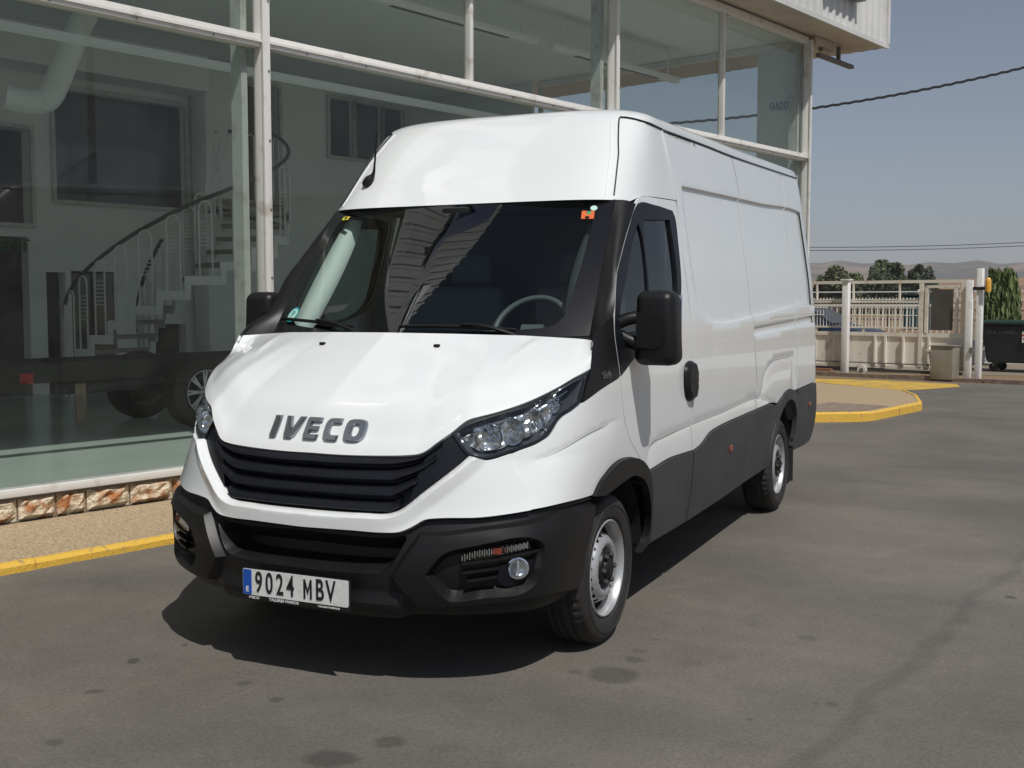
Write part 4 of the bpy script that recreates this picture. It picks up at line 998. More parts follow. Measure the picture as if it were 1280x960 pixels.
# pale inner pillar lining and sun visors
for sg in (-1,1):
    V=[];F=[]
    for i,v in enumerate(np.linspace(.03,.97,16)):
        wd=.075*math.sin(math.pi*min(1,.12+v*.88))**.6+.02
        a=W(sg*.935,v)-WN(sg*.935,v)*.05; b=a+np.array([-sg*wd,.015,0]); c=a+np.array([sg*.03,.09,0])
        V+=[c,a,b,b+np.array([0,.08,0])]
    for i in range(15):
        for j in range(3):
            f=(i*4+j,i*4+j+1,(i+1)*4+j+1,(i+1)*4+j); F.append(f)
    mk('pillar_lining',V,F,M['cream'] if sg<0 else M['dash'],van)
box('headliner',(0,.93,2.06),(1.5,.62,.02),M['dash'],van)
bx=box('rear_view_sensor',(0,.36,1.99),(.16,.06,.09),M['plastic'],van,bev=.02)
# stickers on the windscreen
def onws(name,poly,u,v,m,parent,off=.0035):
    c=W(u,v);n=WN(u,v);x=W(u+.02,v)-W(u-.02,v);x/=np.linalg.norm(x);y=np.cross(n,x)
    mx=Matrix((Vector(x),Vector(y),Vector(n))).transposed().to_4x4(); mx.translation=Vector(c+n*off)
    return prism(name,poly,.0008,m,parent,mx)
circ=lambda r,n=20:[(r*math.cos(a),r*math.sin(a)) for a in np.linspace(0,2*math.pi,n+1)[:-1]]
t1=onws('inspection_sticker',rrect(.062,.055,.004),.862,.87,M['orangest'],ws)
onws('sticker_notch',rrect(.020,.016,.002),.862,.848,M['frit'],t1,.0045)
onws('sticker_notch',rrect(.020,.014,.002),.862,.893,M['frit'],t1,.0043)
onws('sticker_stripe',rrect(.02,.02,.002),.866,.885,M['greenst'],t1,.0045)
onws('round_sticker',circ(.017),.887,.925,M['mint'],ws)
ys_=onws('yellow_sticker',rrect(.05,.026,.002),-.855,.915,M['yellowst'],ws)
onws('sticker_print',rrect(.016,.016,.002),-.855,.915,M['ink'],ys_,.0046)
V2=onws('round_permit',circ(.047),-.87,.13,M['tealst'],ws)
onws('permit_ring',circ(.037),-.87,.13,M['mint'],V2,.0046)
c=W(-.87,.13);n=WN(-.87,.13);x=W(-.85,.13)-W(-.89,.13);x/=np.linalg.norm(x);y=np.cross(n,x);mx=Matrix((Vector(x),Vector(y),Vector(n))).transposed().to_4x4();mx.translation=Vector(c+n*.0056)
text('permit_letter','B',.055,M['tealst'],V2,mx,.0004,.002)
FASCIA_TOP=8.6
HILLH=84
STAINS=[(1.142, -0.419, 0.11, 0.112, 0.62), (1.158, -0.19, 0.042, 0.044, 0.7), (1.14, -0.062, 0.036, 0.035, 0.8), (0.563, -1.642, 0.098, 0.075, 0.6), (0.675, -1.434, 0.062, 0.051, 0.66), (0.05, -1.258, 0.031, 0.032, 0.66), (-0.179, -1.151, 0.029, 0.03, 0.66), (-0.762, -0.854, 0.015, 0.025, 0.6), (-0.672, -1.488, 0.038, 0.03, 0.65), (-0.403, -1.942, 0.034, 0.031, 0.7), (-0.812, -1.131, 0.035, 0.046, 0.5), (1.782, 0.453, 0.041, 0.051, 0.75), (2.615, 1.644, 0.03, 0.035, 0.5), (2.027, -0.375, 0.025, 0.027, 0.75), (0.987, -0.447, 0.03, 0.031, 0.75), (0.886, -1.39, 0.073, 0.043, 0.92), (1.394, -0.115, 0.048, 0.044, 0.88),(-.135,-1.353,.20,.006,1.22,1.42),(-.18,-1.083,.24,.005,1.2,0.02),(-.9,-.3,.25,.06,1.1,.4),(1.0,1.2,.2,.05,1.12,1.0),(1.9,2.5,.5,.05,1.08,1.1)]
ISL_COVER=[(-0.13, 11.21), (0.03, 11.7), (0.85, 11.42), (0.58, 10.46), (0.10, 10.15)]
YROAD=[(-1.9,18.45),(-0.05, 18.4), (1.28, 18.0), (1.39, 17.26), (0.79, 16.26), (-0.0, 15.59), (-0.77, 15.72), (-1.6,16.3)]
CAB=[(-8.91, 22.92, 6.1), (4.32, 29.14, 8.32), (-11.44, 65.93, 4.9), (6.85, 74.53, 5.55), (-11.44, 65.93, 4.71), (6.86, 74.53, 5.33)]
# ================================================================ ENVIRONMENT
random.seed(4)
BROT=math.atan2(.9643271,.2647140)
UBv=Vector((math.sin(R_(15.35)),math.cos(R_(15.35)),0)); TBv=Vector((-math.cos(R_(15.35)),math.sin(R_(15.35)),0))
BM=Matrix((UBv,TBv,Vector((0,0,1)))).transposed().to_4x4()
def bw(s,t,z=0): return UBv*s+TBv*t+Vector((0,0,z))
# ---- asphalt material with stains
def asphalt(name,base,dark,stains=()):
    m=bpy.data.materials.new(name); m.use_nodes=True; n=m.node_tree; p=n.nodes['Principled BSDF']; L=n.links
    g=n.nodes.new('ShaderNodeNewGeometry'); P=g.outputs['Position']
    def noise(sc_,det=6,dist=0,src=None):
        t=n.nodes.new('ShaderNodeTexNoise'); t.inputs['Scale'].default_value=sc_;t.inputs['Detail'].default_value=det;t.inputs['Distortion'].default_value=dist; L.new(src or P,t.inputs['Vector']); return t.outputs[0]
    def mrange(x,a,b,c,d):
        r=n.nodes.new('ShaderNodeMapRange'); r.inputs[1].default_value=a;r.inputs[2].default_value=b;r.inputs[3].default_value=c;r.inputs[4].default_value=d; L.new(x,r.inputs[0]); return r.outputs[0]
    def mul(a,b):
        r=n.nodes.new('ShaderNodeMath');r.operation='MULTIPLY';L.new(a,r.inputs[0]); 
        if isinstance(b,(int,float)): r.inputs[1].default_value=b
        else: L.new(b,r.inputs[1])
        return r.outputs[0]
    mp=n.nodes.new('ShaderNodeMapping'); mp.inputs['Rotation'].default_value=(0,0,R_(38)); mp.inputs['Scale'].default_value=(.25,1.5,1); L.new(P,mp.inputs['Vector'])
    f=mrange(noise(.9,5,.4),.3,.7,.86,1.12)
    f=mul(f,mrange(noise(1.0,5,.5,mp.outputs[0]),.35,.7,.9,1.08))
    f=mul(f,mrange(noise(55,3),.25,.75,.80,1.2))
    f=mul(f,mrange(noise(180,2),.2,.8,.80,1.2))
    f=mul(f,mrange(noise(7,6,.3),.3,.72,.93,1.06))
    f=mul(f,mrange(noise(11,2,.2),.72,.76,1.0,.74))
    f=mul(f,mrange(noise(2.3,7,1.5),.60,.74,1.0,1.09))
    # straight seam / tyre track bands
    for (ax,ay,ang,w_,k) in ((2.142,-.425,80.8,.035,.84),(-.60,2.2,62,.3,.95)):
        mq=n.nodes.new('ShaderNodeMapping'); mq.vector_type='TEXTURE'; mq.inputs['Location'].default_value=(ax,ay,0); mq.inputs['Rotation'].default_value=(0,0,R_(ang)); L.new(P,mq.inputs['Vector'])
        sx=n.nodes.new('ShaderNodeSeparateXYZ'); L.new(mq.outputs[0],sx.inputs[0]); ab=n.nodes.new('ShaderNodeMath');ab.operation='ABSOLUTE'; 
        ad=n.nodes.new('ShaderNodeMath'); ad.operation='ADD'; nz=mrange(noise(2.2,4),.3,.7,-.05,.05); L.new(sx.outputs[1],ad.inputs[0]); L.new(nz,ad.inputs[1]); L.new(ad.outputs[0],ab.inputs[0])
        f=mul(f,mrange(ab.outputs[0],w_*.6,w_*1.6,k,1.0))
    wob=n.nodes.new('ShaderNodeTexNoise'); wob.inputs['Scale'].default_value=9; L.new(P,wob.inputs['Vector'])
    wv=n.nodes.new('ShaderNodeVectorMath'); wv.operation='MULTIPLY_ADD'; L.new(wob.outputs[1],wv.inputs[0]); wv.inputs[1].default_value=(.05,.05,0); L.new(P,wv.inputs[2])
    for st_ in stains:
        x,y,rx,ry,k=st_[:5]; an=st_[5] if len(st_)>5 else -YAW
        mq=n.nodes.new('ShaderNodeMapping'); mq.vector_type='TEXTURE'; mq.inputs['Location'].default_value=(x+.025,y+.025,0); mq.inputs['Rotation'].default_value=(0,0,an); mq.inputs['Scale'].default_value=(rx,ry,100); L.new(wv.outputs[0],mq.inputs['Vector'])
        ln=n.nodes.new('ShaderNodeVectorMath'); ln.operation='LENGTH'; L.new(mq.outputs[0],ln.inputs[0])
        f=mul(f,mrange(ln.outputs['Value'],.75,1.15,k,1.0))
    mx=n.nodes.new('ShaderNodeMix'); mx.data_type='RGBA'; mx.blend_type='MIX'; mx.inputs[6].default_value=(*base,1); mx.inputs[7].default_value=(*dark,1)
    L.new(mrange(noise(.5,3,.6),.42,.62,0,1),mx.inputs[0])
    mm=n.nodes.new('ShaderNodeVectorMath'); mm.operation='SCALE'; L.new(mx.outputs[2],mm.inputs[0]); L.new(f,mm.inputs['Scale'])
    L.new(mm.outputs[0],p.inputs['Base Color']); p.inputs['Roughness'].default_value=.82
    b=n.nodes.new('ShaderNodeBump'); b.inputs['Strength'].default_value=.5; b.inputs['Distance'].default_value=.006; L.new(noise(130,3),b.inputs['Height']); L.new(b.outputs[0],p.inputs['Normal'])
    return m
ST=STAINS
M['asph']=asphalt('asphalt',(.147,.132,.110),(.125,.115,.100),ST)
M['pave']=mat('pavement_aggregate',(.45,.345,.21),.9,noise=(60,(.28,.21,.135),.38,.58,9),bump=(120,.6,.006))
M['field']=mat('dry_field',(.24,.165,.085),.95,noise=(.06,(.17,.12,.065),.35,.65))
M['hill']=mat('bare_hills',(.23,.165,.12),.95,noise=(.007,(.085,.078,.06),.42,.56,14),bump=(.02,1.0,12))
M['yel']=mat('kerb_yellow',(.70,.43,.06),.8,noise=(22,(.34,.25,.13),.30,.42,12),bump=(60,.8,.008))
M['yelroad']=mat('road_yellow',(.58,.37,.05),.8,noise=(3,(.33,.24,.10),.30,.55,9))
M['stone']=mat('rough_stone',(.74,.64,.48),.9,noise=(11,(.42,.17,.06),.38,.56,8),bump=(45,1.0,.02))
M['mortar']=mat('mortar',(.22,.17,.12),.95,bump=(60,.6,.01))
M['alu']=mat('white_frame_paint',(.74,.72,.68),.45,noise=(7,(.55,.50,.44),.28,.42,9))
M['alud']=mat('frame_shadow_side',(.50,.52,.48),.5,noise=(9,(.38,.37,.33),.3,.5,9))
M['fglass']=glass('showroom_glass',(.895,.915,.905),(.95,.98,1.0),ior=1.42,dirt=.02)
M['wallw']=mat('interior_plaster',(.74,.76,.74),.9)
M['floorg']=mat('showroom_floor',(.58,.66,.60),.16,noise=(.9,(.52,.60,.54),.4,.6),spec=.5)
M['ceilw']=mat('interior_ceiling',(.80,.81,.80),.9)
M['fascia']=mat('corrugated_white',(.66,.66,.64),.5,noise=(2,(.56,.56,.54),.35,.6))
M['soffit']=mat('soffit_cream',(.58,.52,.43),.7,noise=(2,(.48,.42,.34),.35,.6))
M['steel']=mat('grey_steel',(.16,.15,.14),.6)
M['galv']=mat('galvanised_sheet',(.42,.40,.34),.40,.35,noise=(2.3,(.30,.28,.22),.35,.65,8))
M['gatew']=mat('gate_paint',(.75,.71,.62),.55,noise=(5,(.56,.47,.36),.28,.42,9))
M['postw']=mat('post_white',(.80,.80,.78),.5,noise=(6,(.68,.66,.6),.3,.45,9))
M['binm']=mat('bin_green_black',(.014,.022,.022),.5,noise=(3,(.025,.035,.035),.3,.7))
M['binlid']=mat('bin_lid_green',(.012,.035,.022),.5)
M['signb']=mat('sign_blue',(.02,.07,.30),.35,0,.3)
M['signg']=mat('sign_grey',(.16,.19,.22),.5)
M['bluecar']=mat('blue_car_paint',(.010,.022,.045),.4,.1,.3)
M['cargl']=mat('car_glass',(.03,.035,.04),.08,0,.5)
M['bark']=mat('bark',(.09,.065,.045),.9)
M['wood']=mat('tread_wood',(.30,.26,.23),.6)
M['rail']=mat('handrail_dark',(.03,.035,.03),.4)
M['cable']=mat('black_cable',(.01,.01,.01),.7)
M['concrete']=mat('worn_concrete',(.26,.20,.15),.9,noise=(9,(.18,.13,.10),.35,.6,8),bump=(40,.5,.01))
def leafmat(name,c1,c2):
    return mat(name,c1,.7,noise=(3.0,c2,.35,.65,3))
M['leafa']=leafmat('leaf_green',(.12,.14,.06),(.07,.09,.04))
M['leafb']=leafmat('leaf_dark_green',(.07,.09,.045),(.04,.055,.03))
M['leafc']=leafmat('willow_green',(.16,.20,.07),(.09,.13,.045))
M['amber']=mat('amber_lens',(.75,.38,.04),.3,0,.4)
# ---- ground
def poly_sheet(name,pts,z,m,parent=None):
    bm=bmesh.new(); f=bm.faces.new([bm.verts.new((p[0],p[1],z)) for p in pts]); 
    o=bmo(name,bm,m,parent); 
    if o.data.polygons[0].normal.z<0: o.data.flip_normals()
    return o
n_=16
tag(poly_sheet('ground',[(6000*math.cos(a),6000*math.sin(a)) for a in np.linspace(0,2*math.pi,40)[:-1]],-.012,M['field']),kind='structure')
tag(poly_sheet('road',[(-60,-70),(70,-70),(70,18.2),(3.6,18.2),(-1.0,18.6),(-60,18.6)],0,M['asph']),kind='structure')
tag(poly_sheet('outer_road',[(-90,24.0),(90,18.5),(90,32),(-90,38)],-.006,mat('pale_road',(.22,.18,.13),.9)),kind='structure')
# ---- pavement with kerb
edge_b=[(-14,2.48),(1.0,2.42),(8.5,2.60),(9.67,2.55),(10.15,2.12),(10.4,2.06),(12.15,2.10),(12.45,2.22),(13.3,2.60),(14.15,3.14),(14.93,5.08),(15.4,9)]
def offb(L,d):
    P=np.array(L);t=np.gradient(P,axis=0);t/=np.linalg.norm(t,axis=1,keepdims=True); return P+np.stack([-t[:,1],t[:,0]],1)*d
inn=offb(edge_b,.055)
KH=lambda s:float(np.interp(s,[1,8],[.055,.122]))
bm=bmesh.new(); lo_=[bm.verts.new(bw(a,b,KH(a)-.004)) for a,b in inn[:9]]; hi_=[bm.verts.new(bw(a,3.27,.119)) for a,b in inn[:9]]
for i in range(8): bm.faces.new((lo_[i],lo_[i+1],hi_[i+1],hi_[i]))
_o=[tuple(q) for q in inn[8:]]+[(15.4,14),(10.6,14),(10.6,3.27),(inn[8][0],3.27)]
_P,_T=cdt(_o,(),(),5); _v=[bm.verts.new(bw(a,b,.119)) for a,b in _P]
for t in _T:
    bm.faces.new([_v[k] for k in t])
bm.faces.ensure_lookup_table()
pvo=tag(bmo('pavement',bm,M['pave']),kind='structure')
bm=bmesh.new(); bm.from_mesh(pvo.data); [f.normal_flip() for f in bm.faces if f.normal.z<0]; bm.to_mesh(pvo.data); bm.free()
if pvo.data.polygons[0].normal.z<0: pvo.data.flip_normals()
# kerb stones
Lk=[np.array(edge_b[0])]; 
P=np.array(edge_b); seg=np.hypot(*np.diff(P,axis=0).T); cum=np.concatenate([[0],np.cumsum(seg)]); tot=cum[-1]
kerb=tag(empty('kerb'),kind='structure')
nst=int(tot/1.0)
for i in range(nst):
    d0=i*tot/nst+.004;d1=(i+1)*tot/nst-.004
    cut=[d0]+[c for c in cum if d0<c<d1]+[d1]
    a=[np.array([np.interp(d,cum,P[:,0]),np.interp(d,cum,P[:,1])]) for d in cut]
    jz=random.uniform(-.006,.006); jo=random.uniform(-.006,.006)
    tdir=[]
    V=[];F=[]
    for k,q in enumerate(a):
        d=cut[k]; e=.02; t=np.array([np.interp(min(d+e,tot),cum,P[:,0])-np.interp(max(d-e,0),cum,P[:,0]),np.interp(min(d+e,tot),cum,P[:,1])-np.interp(max(d-e,0),cum,P[:,1])]);t/=np.linalg.norm(t);nn=np.array([-t[1],t[0]])
        for o_,z in ((jo,-.02),(jo,KH(q[0])-.02+jz),(.02+jo,KH(q[0])+.001+jz),(.058,KH(q[0])+.002+jz),(.058,-.02)):
            w_=q+nn*o_; V.append(bw(w_[0],w_[1],z))
    K=5
    for k in range(len(a)-1):
        for j in range(K-1): F.append((k*K+j,(k+1)*K+j,(k+1)*K+j+1,k*K+j+1))
    F.append(tuple(range(K))[::-1]);F.append(tuple((len(a)-1)*K+j for j in range(K)))
    bmk=bmesh.new(); vs=[bmk.verts.new(v) for v in V]; [bmk.faces.new([vs[i_] for i_ in f]) for f in F]
    bmo('kerb_stone',bmk,M['yel'],kerb)
# dark cover plate on the island + yellow road paint
cv=[(1030,514),(1072,518),(1112,510),(1068,503)]
poly_sheet('cover_plate',ISL_COVER,.1225,M['concrete'])
tag(bpy.context.scene.objects['cover_plate'],kind='structure')
tag(poly_sheet('yellow_road_paint',YROAD,.004,M['yelroad']),kind='structure')
# ================================================================ BUILDING
bld=empty('showroom_building','white framed glass showroom with corrugated white fascia and rough stone plinth behind the van','building',rotz=math.atan2(UBv.y,UBv.x))
T0=3.273
S0,S1=-14.0,10.68
def B_box(name,s0,s1,t0,t1,z0,z1,m,parent=bld,bev=0):
    return box(name,((s0+s1)/2,(t0+t1)/2,(z0+z1)/2),(abs(s1-s0),abs(t1-t0),z1-z0),m,parent,bev=bev)
# plinth core and stones
B_box('plinth_core',S0,S1-.02,T0+.03,T0+.30,0,.275,M['mortar'])
x=-4.0; k=0
stm=[]
while x<S1-.05:
    wd=random.uniform(.20,.40); wd=min(wd,S1-x)
    bm=bmesh.new(); bmesh.ops.create_grid(bm,x_segments=7,y_segments=5,size=.5)
    hh=.155
    for v in bm.verts:
        u,w_=v.co.x+.5,v.co.y+.5; e=min(u,1-u)*wd;e2=min(w_,1-w_)*hh; b=min(1,e/.03)*min(1,e2/.03)
        pz=.016*b+random.uniform(-.012,.014)*b
        v.co=Vector((x+.006+u*(wd-.014),T0+.028-pz-.012*b,.121+.004+w_*hh))
    bmo('stone',bm,M['stone'],bld); x+=wd; k+=1
# sill
B_box('sill',S0,S1+.03,T0-.022,T0+.10,.292,.345,M['alu'],bev=.004)
B_box('sill_shadow_gap',S0,S1,T0+.0,T0+.10,.272,.290,M['steel'])
# mullions (main) and thin upper ones
mains=[1.52-4.58*k for k in (3,2,1,0)]+[6.11,10.66]
def bolts(par,s,t,z0,z1,dz):
    z=z0
    while z<z1:
        o=lathe('bolt',[(0,-.006),(.007,-.005),(.009,0)],M['steel'],par,8,'Y',c=(s,t,z)); z+=dz
for s in mains:
    mo=B_box('mullion',s-.035,s+.035,T0-.10,T0+.02,.345,5.10,M['alu'],bev=.004)
    B_box('mullion_cap',s-.045,s-.005,T0-.118,T0-.10,.345,5.10,M['alu'],mo)
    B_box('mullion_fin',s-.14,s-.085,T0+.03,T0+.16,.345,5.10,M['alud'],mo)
    bolts(mo,s+.018,T0-.102,.7,5.0,.52)
for s in (-7.6,-5.35,-.77,3.86,8.40):
    B_box('thin_mullion',s-.022,s+.022,T0-.06,T0+.02,3.575,5.10,M['alu'],bev=.003)
# transom pieces between mains
ms=mains
for a,b in zip(ms[:-1],ms[1:]):
    tr=B_box('transom',a+.036,b-.036,T0-.085,T0+.04,3.475,3.565,M['alu'],bev=.004)
    B_box('transom_lip',a+.036,b-.036,T0-.10,T0-.086,3.505,3.525,M['alu'],tr)
    s=a+.4
    while s<b-.2:
        lathe('bolt',[(0,-.005),(.007,-.004),(.009,0)],M['steel'],tr,8,'Y',c=(s,T0-.087,3.49)); s+=.62
    B_box('head_frame',a+.036,b-.036,T0-.07,T0+.05,5.05,5.14,M['alu'],bev=.004)
    # glass panes
    B_box('glass_pane',a+.036,b-.036,T0,T0+.010,.345,3.475,M['fglass'])
    th=[q for q in (-7.6,-5.35,-.77,3.86,8.40) if a<q<b]
    for (p0,p1) in zip([a+.036]+[q+.022 for q in th],[q-.022 for q in th]+[b-.036]):
        B_box('glass_pane',p0,p1,T0,T0+.010,3.565,5.05,M['fglass'])
for (s,t_) in ((8.40,0),(10.60,0)):
    tube('curved_bracket',[bld.matrix_world@Vector((0,0,0))*0+Vector((s+.05,T0-.02,4.92)),Vector((s+.09,T0-.02,5.02)),Vector((s+.22,T0-.02,5.06))],.012,M['alu'],bld,6,smoothpts=2)
# end facade: glass with its own frames
e=S1
B_box('corner_post',e-.02,e+.03,T0-.02,T0+.05,.345,5.10,M['alu'])
B_box('end_sill',e-.02,e+.06,T0+.1,8.0,.292,.345,M['alu'])
B_box('end_transom',e-.02,e+.04,T0+.05,8.0,3.475,3.565,M['alu'])
B_box('end_head_frame',e-.02,e+.04,T0+.05,8.0,5.05,5.14,M['alu'])
for t in (6.6,7.95): B_box('end_mullion',e-.02,e+.04,t-.03,t+.03,.345,5.05,M['alud'])
for (a,b) in ((3.99,6.57),(6.63,7.92)):
    B_box('end_glass_pane',e,e+.01,a,b,3.565,5.05,M['fglass']); B_box('end_glass_pane',e,e+.01,a,b,.345,3.475,M['fglass'])
pn=B_box('sign_panel',e-.03,e-.005,T0+.06,3.985,.345,5.04,mat('panel_white',(.62,.64,.62),.7))
text('sign_lettering','FANDOSA',.17,M['signb'],pn,Matrix.Translation((e-.036,3.60,4.26))@Matrix.Rotation(-math.pi/2,4,'Z')@Matrix.Rotation(math.pi/2,4,'X'),.0005,0,xs=.44,spacing=1.12)
text('sign_small_lettering','s.l.',.10,M['signb'],pn,Matrix.Translation((e-.034,3.335+.03,4.25))@Matrix.Rotation(-math.pi/2,4,'Z')@Matrix.Rotation(math.pi/2,4,'X'),.001,.001,xs=.6)
# floor, ceiling, walls
B_box('showroom_floor',S0,S1-.04,T0+.11,11.0,.24,.30,M['floorg'])
B_box('ceiling',S0,S1+.04,T0+.0,11.3,5.145,5.166,M['ceilw'])
def wall_holes(name,rects,s0,s1,z0,z1,t,m):
    bm=bmesh.new(); sx=sorted(set([s0,s1]+[r[0] for r in rects]+[r[1] for r in rects])); zx=sorted(set([z0,z1]+[r[2] for r in rects]+[r[3] for r in rects]))
    for a,b in zip(sx[:-1],sx[1:]):
        for c,d in zip(zx[:-1],zx[1:]):
            cs,cz=(a+b)/2,(c+d)/2
            if any(r[0]<cs<r[1] and r[2]<cz<r[3] for r in rects): continue
            abox(bm,(cs,t+.1,cz),(b-a,.2,d-c))
    bmesh.ops.remove_doubles(bm,verts=bm.verts,dist=1e-4)
    return bmo(name,bm,m,bld)
rects=[(3.90,5.95,2.95,4.45),(2.0,3.55,2.6,3.85),(6.78,7.70,3.0,4.98),(8.76,9.28,4.02,4.98),(9.34,9.95,4.02,4.98),(10.0,10.5,4.02,4.98),(1.6,3.50,.30,2.42),(4.10,4.78,.30,1.98),(3.74,4.02,.3,1.96),(5.40,5.92,.3,1.22)]
wall_holes('rear_wall',rects,S0,S1-.03,.30,5.14,11.0,M['wallw'])
box('dark_room_beyond',((S0+S1)/2,13.5,2.7),(S1-S0-.1,4.6,4.85),mat('dark_room',(.03,.032,.035),.9),bld)
B_box('side_wall',S1-.08,S1-.03,8.05,11.0,.3,5.14,M['wallw'])
B_box('left_wall',S0,S0+.1,T0+.12,11,.3,5.14,M['wallw'])
B_box('round_column',6.02,6.74,10.55,10.99,.3,5.14,M['wallw'],bev=.12)
for r in rects[:6]:
    fr=bmesh.new()
    a,b,c,d=r
    for (x0,x1,y0,y1) in ((a-.05,a,c-.05,d+.05),(b,b+.05,c-.05,d+.05),(a,b,c-.05,c),(a,b,d,d+.05)):
        abox(fr,((x0+x1)/2,10.97,(y0+y1)/2),(x1-x0,.06,y1-y0))
    bmo('window_frame',fr,M['alud'],bld)
B_box('upper_room_glass',3.9,5.95,11.10,11.11,2.95,4.45,M['cargl'])
for r in rects[3:6]: B_box('office_pane',r[0],r[1],11.06,11.07,r[2],r[3],M['cargl'])
B_box('inner_beam',-6,S1-.1,5.0,5.12,3.70,3.755,M['wallw'])
B_box('inner_bulkhead',-6,6.0,10.4,10.98,4.62,5.14,M['wallw'])
text('rent_sign','RENT',.22,mat('rent_letters',(.02,.10,.03),.6),bld,Matrix.Translation((3.22,10.93,2.30))@Matrix.Rotation(math.pi,4,'Z')@Matrix.Rotation(math.pi/2,4,'X')@Matrix.Diagonal((-1,1,-1,1)),.002,.004)
# glazed inner door
for a,b in ((4.12,4.40),(4.44,4.76)): B_box('inner_door_pane',a,b,11.04,11.05,.35,1.95,M['cargl'])
# suspended luminaires
for (a,b) in ((-4,-.4),(.6,3.6),(4.0,6.9),(7.2,10.1)):
    l=B_box('luminaire',a,b,4.90,5.02,4.66,4.74,M['ceilw'],bev=.02)
    for s in (a+.25,a+1.1,b-1.1,b-.25):
        bm=bmesh.new(); bar(bm,(s,4.96,4.74),(s,4.96,5.14),.012,6); bmo('hanger_rod',bm,M['ceilw'],l)
    B_box('light_slot',a+.5,b-.5,4.93,4.99,4.655,4.66,M['steel'],l)
# duct
duct=tube('air_duct',[(2.92,8,5.1),(2.58,8,4.38),(2.40,8,3.95),(2.32,8.0,3.78),(2.22,8,3.70),(2.05,8.05,3.68),(1.88,8.12,3.72)],.135,M['wallw'],bld,18,smoothpts=1)
for p_ in ((2.37,8.0,3.89),(2.17,8.01,3.69)):
    t_=torus('duct_ring',(0,0,0),.138,.010,M['ceilw'],duct,0); t_.data.transform(Matrix.Translation(p_)@Matrix.Rotation(R_(-50 if p_[0]>2.2 else -90),4,'Y'))
# fascia, soffit
TF=2.72; SE=12.07; ZS=5.17; ZT=FASCIA_TOP
V=[];F=[]
prfc=[];s=S0
while s<SE:
    for ds,dt in ((0,0),(.055,0),(.075,-.028),(.125,-.028),(.145,0)): 
        if s+ds<SE: prfc.append((s+ds,TF+dt))
    s+=.20
prfc.append((SE,TF))
t=TF+.06
while t<14:
    for ds,dt in ((0,0),(.055,0),(.075,.028),(.125,.028),(.145,0)): prfc.append((SE+dt,t+ds))
    t+=.20
for a,b in prfc: V+=[(a,b,ZS+.0),(a,b,ZT)]
for i in range(len(prfc)-1): F.append((2*i,2*i+2,2*i+3,2*i+1))
mk('corrugated_fascia',V,F,M['fascia'],bld,False)
B_box('roof_deck',S0,SE-.03,TF+.04,14,ZT-.05,ZT,M['fascia'])
V=[(S0,TF,ZS),(SE,TF,ZS),(SE,14,ZS),(S0,14,ZS)]
bm=bmesh.new()
abox(bm,((S0+SE)/2,TF+.27,ZS+.012),(SE-S0-.01,.53,.02)); abox(bm,((S1+.05+SE)/2,TF+.536+5.5,ZS+.012),(SE-S1-.06,11,.02))
bmo('soffit',bm,M['soffit'],bld)
B_box('soffit_cover',S0,S1+.04,T0-.015,T0+.1,5.10,5.168,M['soffit'])
B_box('fascia_drip',S0,SE+.02,TF-.035,TF-.005,ZS-.02,ZS+.045,M['fascia'])
B_box('fascia_corner_trim',SE-.045,SE+.035,TF-.04,TF+.05,ZS+.046,ZT+.03,M['fascia'])
# bracket with bar lamp beyond the corner
bk=bmesh.new(); abox(bk,(10.98,3.2,5.09),(.04,.05,.15)); abox(bk,(11.55,3.2,5.06),(.04,.05,.2)); abox(bk,(11.45,3.2,4.95),(1.10,.07,.05))
bmo('lamp_bracket',bk,M['steel'],bld)
B_box('junction_beam',S1+.05,11.3,3.15,3.27,5.06,5.165,M['soffit'])
# big letters of the sign on the fascia
for i,ch in enumerate('FANDOS'):
    bx_=text('sign_letter',ch,2.5,M['signb'],bld,Matrix.Translation((-1.9+i*2.25,TF-.13,6.95))@Matrix.Rotation(math.pi/2,4,'X'),.05,.07)
B_box('sign_box',9.95,10.98,TF-.16,TF-.04,5.58,6.6,M['signg'])

# ================================================================ inside: staircase
stc=empty('spiral_staircase','curved white staircase with looped railings inside the showroom, rising behind the left glass pane','staircase'); stc.parent=None
stc.rotation_euler=bld.rotation_euler
cs,ct=4.33,8.69; 
# camera-right direction in (s,t)
cr=math.atan2(R2.dot(TBv),R2.dot(UBv))
Ro,Ri=1.36,.56
def sp(a,r,z): # a measured from camera-right, anticlockwise seen from above
    return Vector((cs+r*math.cos(cr+a),ct+r*math.sin(cr+a),z))
ns=15; AL=[R_(192)]
for q in [12]*6+[13]*2+[17]*7: AL.append(AL[-1]+R_(q))
z0=.30; rise=.172
white=mat('stair_white',(.66,.67,.65),.6)
for i in range(ns):
    a=AL[i];da=AL[i+1]-AL[i]; z=z0+rise*(i+1)
    V=[];F=[]
    for aa in (a-.02,a+da/2,a+da+.03):
        for r in (Ri-.02,Ro+.02): V+=[sp(aa,r,z),sp(aa,r,z-.045)]
    F=[(0,2,6,4),(4,6,10,8),(1,5,7,3),(5,9,11,7),(0,1,3,2),(8,10,11,9),(2,3,7,6),(6,7,11,10),(0,4,5,1),(4,8,9,5)]
    bm=bmesh.new(); vs=[bm.verts.new(v) for v in V]; [bm.faces.new([vs[j] for j in f]) for f in F]; bmo('tread',bm,M['wood'],stc)
